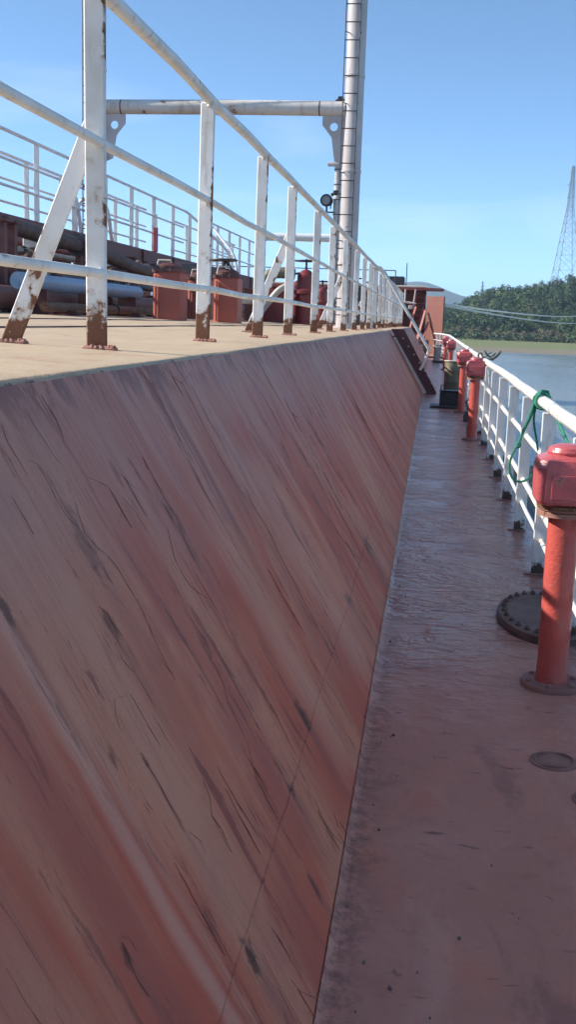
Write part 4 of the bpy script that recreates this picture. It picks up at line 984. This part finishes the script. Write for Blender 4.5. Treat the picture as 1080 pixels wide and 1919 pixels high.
# ------------------------------------------------------------------ far bank, wooded hill
def shore_y(x): return 172 - .10 * x + 5 * math.sin(x * .03) + 2 * math.sin(x * .11)
def hill_h(x, d):
    """ground height above water, d metres behind the waterline"""
    flat = .18 + .9 * min(1, d / 55)
    rise = max(0, d - 58); t = min(1, rise / 95); t = t * t * (3 - 2 * t)
    T = ((-300, 3), (-30, 2.0), (0, 2.3), (3.8, 3.2), (11, 7.0), (19.5, 10.0), (30, 11.8), (40, 13.2), (60, 15), (120, 16), (400, 14))
    crest = T[0][1]
    for (xa, ha), (xb, hb) in zip(T[:-1], T[1:]):
        if xa <= x <= xb: crest = ha + (hb - ha) * (x - xa) / (xb - xa)
    return flat + crest * t + (.5 * mnoise.noise(Vector((x * .08, d * .08, 0))) if rise > 0 else 0)
g = G('bank_ground'); x_, y_, z_ = g.sep(g.obj); nn = g.noise(g.map(g.obj, (.3, .6, 1)), 1.0, 5, .6)
zz = g.math('ADD', z_, g.math('MULTIPLY', g.math('SUBTRACT', nn, .5), .35))
cc = g.mix(g.rng(zz, WATER_Z + .28, WATER_Z + .52), (.20, .165, .12), (.15, .17, .065)); cc = g.mix(g.rng(nn, .5, .68, 0, .5), cc, (.22, .20, .10))
cc = g.mix(g.rng(zz, WATER_Z + 1.25, WATER_Z + 1.7), cc, (.045, .05, .025))
BANK = g.done(cc, .9, g.bump(nn, .5, .3))
bxs = frange(-260, 260, 5); bds = [-1.5, 0, 1.5, 4, 8, 15, 25, 40, 56] + frange(60, 160, 8) + [180, 230, 300]
m = MB(); nx = len(bxs); vs = []
for d in bds:
    for x in bxs:
        vs.append((x, shore_y(x) + d, WATER_Z + (-.25 if d < 0 else hill_h(x, min(d, 160)))))
fs = [(j * nx + i, j * nx + i + 1, (j + 1) * nx + i + 1, (j + 1) * nx + i) for j in range(len(bds) - 1) for i in range(nx - 1)]
m.add(vs, fs); tag(m.build('far_bank', BANK), kind='structure')

def leaf_mat(name, c1, c2, c3):
    g = G(name); r = g.rnd(); n = g.noise(g.jitter(g.obj, 30), .9, 4, .6)
    col = g.mix(g.rng(n, .35, .65), c1, c2); col = g.mix(g.rng(r, .55, 1.0, 0, .6, False), col, c3)
    return g.done(col, .75, None, .25)
LEAF = [leaf_mat('leaf_dark', (.040, .078, .040), (.070, .115, .055), (.075, .095, .070)),
        leaf_mat('leaf_mid', (.075, .125, .050), (.115, .165, .070), (.14, .15, .08)),
        leaf_mat('leaf_pale', (.13, .135, .075), (.19, .175, .11), (.20, .15, .12))]
BARK = plain('bark', (.09, .065, .05), (.14, .10, .08), 6, .9)
def crown_mesh(seed, mat, leaves=520, size=.68):
    r = random.Random(seed); m = MB(); vs = []; fs = []
    lobes = []
    for k in range(9):
        a = r.uniform(0, 6.28); rr_ = r.uniform(.0, 1.0) ** .6 * 1.25; lobes.append((Vector((rr_ * math.cos(a), rr_ * math.sin(a), r.uniform(-.7, 1.0))), r.uniform(.6, 1.05)))
    lobes.append((Vector((r.uniform(-.4, .4), r.uniform(-.4, .4), 1.35)), .7))
    for k in range(leaves):
        c, R = lobes[r.randrange(len(lobes))]
        d = Vector((r.gauss(0, 1), r.gauss(0, 1), r.gauss(.25, 1))).normalized(); p = c + d * R * r.uniform(.72, 1.08)
        nrm = (d + Vector((r.uniform(-.6, .6), r.uniform(-.6, .6), r.uniform(-.3, .7)))).normalized(); a, b = frame(nrm)
        t = r.uniform(0, 3.14); a, b = a * math.cos(t) + b * math.sin(t), b * math.cos(t) - a * math.sin(t)
        s = r.uniform(.16, .34) * size; o = len(vs)
        vs += [p + a * s, p + b * s * .75 + nrm * s * .2, p - a * s * .9, p - b * s * .75 - nrm * s * .15]; fs.append((o, o + 1, o + 2, o + 3))
    m.add(vs, fs); me = m.mesh('crown', smooth=0); me.materials.append(mat); return me
def trunk_mesh(seed):
    r = random.Random(seed); m = MB(); b = Vector((r.uniform(-.15, .15), r.uniform(-.15, .15), 1.4))
    m.tube([(0, 0, -.4), (0, 0, .4), b, b + Vector((0, 0, 1.0))], [.16, .12, .09, .04], 6)
    for k in range(3):
        a = r.uniform(0, 6.28); m.tube([b - Vector((0, 0, .3)), b + Vector((.7 * math.cos(a), .7 * math.sin(a), .7))], [.06, .02], 5)
    me = m.mesh('trunk'); me.materials.append(BARK); return me
crowns = [[crown_mesh(10 * k + j, LEAF[k]) for j in range(4)] for k in range(3)]
trunks = [trunk_mesh(j) for j in range(3)]
rr = random.Random(77)
tree_label = ('dark green rounded tree in the wood on the far hillside', 'mid green leafy tree in the wood on the far hillside', 'pale brownish green bush-like tree low on the far bank')
spots = []
tries = 0
while len(spots) < 300 and tries < 40000:
    tries += 1
    y = rr.uniform(232, 345); lo = -.012 * y - 2; hi = .150 * y + 3; x = rr.uniform(lo, hi)
    d = y - shore_y(x)
    if d < 57 or d > 150: continue
    sp = 2.5 if d > 75 else 2.0
    if any((x - a) ** 2 + ((y - b) * .55) ** 2 < sp * sp for a, b in spots): continue
    spots.append((x, y))
for (x, y) in spots:
    d = y - shore_y(x); z = WATER_Z + hill_h(x, d)
    k = 2 if d < 66 + rr.uniform(-3, 12) else (0 if rr.random() < .62 else 1)
    s = rr.uniform(.7, 1.2) * (.72 if k == 2 else 1.18)
    t = thing('broadleaf_tree', (x, y, z), tree_label[k], 'tree', 'trees of the far hillside wood: ' + ('dark', 'mid green', 'pale')[k])
    tr = bpy.data.objects.new('trunk', trunks[rr.randrange(3)]); COL.objects.link(tr); tr.parent = t
    cr_ = bpy.data.objects.new('crown', crowns[k][rr.randrange(4)]); COL.objects.link(cr_); cr_.parent = t; cr_.location = (0, 0, 1.75 if k < 2 else 1.0)
    cr_.rotation_euler = (rr.uniform(-.1, .1), rr.uniform(-.1, .1), rr.uniform(0, 6.28)); t.scale = (s, s, s * rr.uniform(.9, 1.2))
# undergrowth between them and the wood going on to both sides
m = MB(); vs = []; fs = []; r = random.Random(5)
for k in range(52000):
    if k % 4 == 0: x = r.uniform(-6, 55); y = r.uniform(228, 350)
    else: x = r.uniform(-230, 240); y = r.uniform(225, 350)
    d = y - shore_y(x)
    if d < 56 or d > 158: continue
    inview = -.014 * y - 2 < x < .152 * y + 3
    top = 1.4 if inview else 4.6 + 1.2 * mnoise.noise(Vector((x * .25, y * .25, 2)))
    z = WATER_Z + hill_h(x, d) + (r.uniform(0, top) if inview else top * r.uniform(.6, 1.0)); nrm = Vector((r.gauss(0, .6), r.gauss(-.5, .6), r.gauss(.6, .5))).normalized(); a, b = frame(nrm); s = r.uniform(.25, .5) if inview else r.uniform(.5, 1.1); o = len(vs); p = Vector((x, y, z))
    vs += [p + a * s, p + b * s * .8, p - a * s, p - b * s * .8]; fs.append((o, o + 1, o + 2, o + 3))
m.add(vs, fs); tag(m.build('undergrowth', LEAF[0], smooth=0), 'dense undergrowth and distant wood covering the far hillside', 'undergrowth', kind='stuff')

# ------------------------------------------------------------------ pylons
def pylon(at, H, base, label, simple=False, rot=.35, rr=.10):
    t = thing('power_pylon', at, label, 'pylon'); t.rotation_euler = (0, 0, 0)
    R = Matrix.Rotation(rot, 3, 'Z'); o = Vector(at)
    def w(z):
        f = z / H; return base * (1 - f / .72 * .82) if f < .72 else base * (.18 - .12 * (f - .72) / .28)
    def P(sx, sy, z): return o + R @ Vector((sx * w(z) / 2, sy * w(z) / 2, z))
    zs_ = [0]; 
    while zs_[-1] < H - .5: zs_.append(min(H, zs_[-1] + max(1.4, w(zs_[-1]) * .75)))
    for sx, sy in ((1, 1), (-1, 1), (-1, -1), (1, -1)):
        m = MB(); m.tube([P(sx, sy, z) for z in zs_], rr * 1.5, 5); m.build('leg', PYLON, t)
    for face in (((1, 1), (-1, 1)), ((-1, 1), (-1, -1)), ((-1, -1), (1, -1)), ((1, -1), (1, 1))):
        m = MB()
        for i in range(len(zs_) - 1):
            a, b = face if i % 2 else face[::-1]
            m.tube([P(*a, zs_[i]), P(*b, zs_[i + 1])], rr * .8, 4, cap=False)
            m.tube([P(*b, zs_[i]), P(*a, zs_[i + 1])], rr * .8, 4, cap=False)
            m.tube([P(*a, zs_[i + 1]), P(*b, zs_[i + 1])], rr * .6, 4, cap=False)
        m.build('bracing', PYLON, t)
    for f, arm in ((.78, .42), (.87, .50), (.95, .36)):
        z = H * f; L = arm * base; m = MB()
        ends = []
        for s in (-1, 1):
            e = o + R @ Vector((0, s * L, z)); 
            for sx in (-1, 1): m.tube([P(sx, s, z + .4), e], rr * .9, 4); m.tube([P(sx, s, z + 1.5), e], rr * .7, 4)
        m.build('cross_arm', PYLON, t)
    return t
PX, PY = 48.0, 420.0
pylon((PX, PY, 8), 53.0, 11.0, 'tall lattice power pylon standing behind the wooded hill', rot=.2, rr=.065)
pylon((52.5, 1250, 5), 46.0, 9.0, 'tiny distant lattice power pylon over the low end of the wood', rot=.5, rr=.16)
# wires from the pylon
for k, f in enumerate((.78, .87, .95)):
    a = Vector((PX, PY, 8 + 53 * f)); b = Vector((-420, 520, 52 + 5 * k)); P_ = []
    for i in range(41):
        t = i / 40; p = a.lerp(b, t); p.z -= 16 * 4 * t * (1 - t); P_.append(p)
    m = MB(); m.tube(P_, .012, 4); tag(m.build('power_line', PYLON, at=a), ('lowest', 'middle', 'topmost')[k] + ' thin power line running left from the tall pylon', 'power line', 'power lines from the pylon')

# ------------------------------------------------------------------ distant hill and land
g = G('distant_hill_green'); nn = g.noise(g.obj, .01, 5); HILL = g.done(g.mix(nn, (.05, .075, .04), (.08, .10, .055)), .95)
HY = 2400.0
def far_h(x, y):
    h = 0
    for cx, cy, w, dd, hh in ((-15, HY + 120, 105, 300, 58), (-120, HY + 150, 130, 300, 55), (150, HY + 200, 120, 350, 38), (420, HY + 300, 260, 400, 70), (-520, HY + 250, 260, 400, 60), (-900, HY, 300, 300, 60), (850, HY, 300, 300, 60)):
        h += hh * math.exp(-((x - cx) / w) ** 2 - ((y - cy) / dd) ** 2)
    return WATER_Z - .5 + h + 4 * mnoise.noise(Vector((x * .012, y * .012, 0))) * min(1, h / 20)
sheet(frange(-1400, 1400, 20), frange(HY - 600, HY + 800, 50), far_h, 'distant_hills', HILL)

# ------------------------------------------------------------------ haze
def haze():
    m = MB(); m.box((0, 1050, 55), (3600, 5000, 117))
    o = m.build('haze', bpy.data.materials.new('haze_air'), smooth=0); mt = o.data.materials[0]; mt.use_nodes = True; nt = mt.node_tree
    for n in list(nt.nodes):
        if n.type == 'BSDF_PRINCIPLED': nt.nodes.remove(n)
    out = [n for n in nt.nodes if n.type == 'OUTPUT_MATERIAL'][0]; v = nt.nodes.new('ShaderNodeVolumePrincipled')
    v.inputs['Color'].default_value = (.58, .78, 1.0, 1); v.inputs['Density'].default_value = .00032; v.inputs['Anisotropy'].default_value = .2
    nt.links.new(v.outputs[0], out.inputs['Volume']); tag(o, kind='stuff'); o['label'] = 'thin bluish haze filling the air over the river'; o.display_type = 'WIRE'
haze()
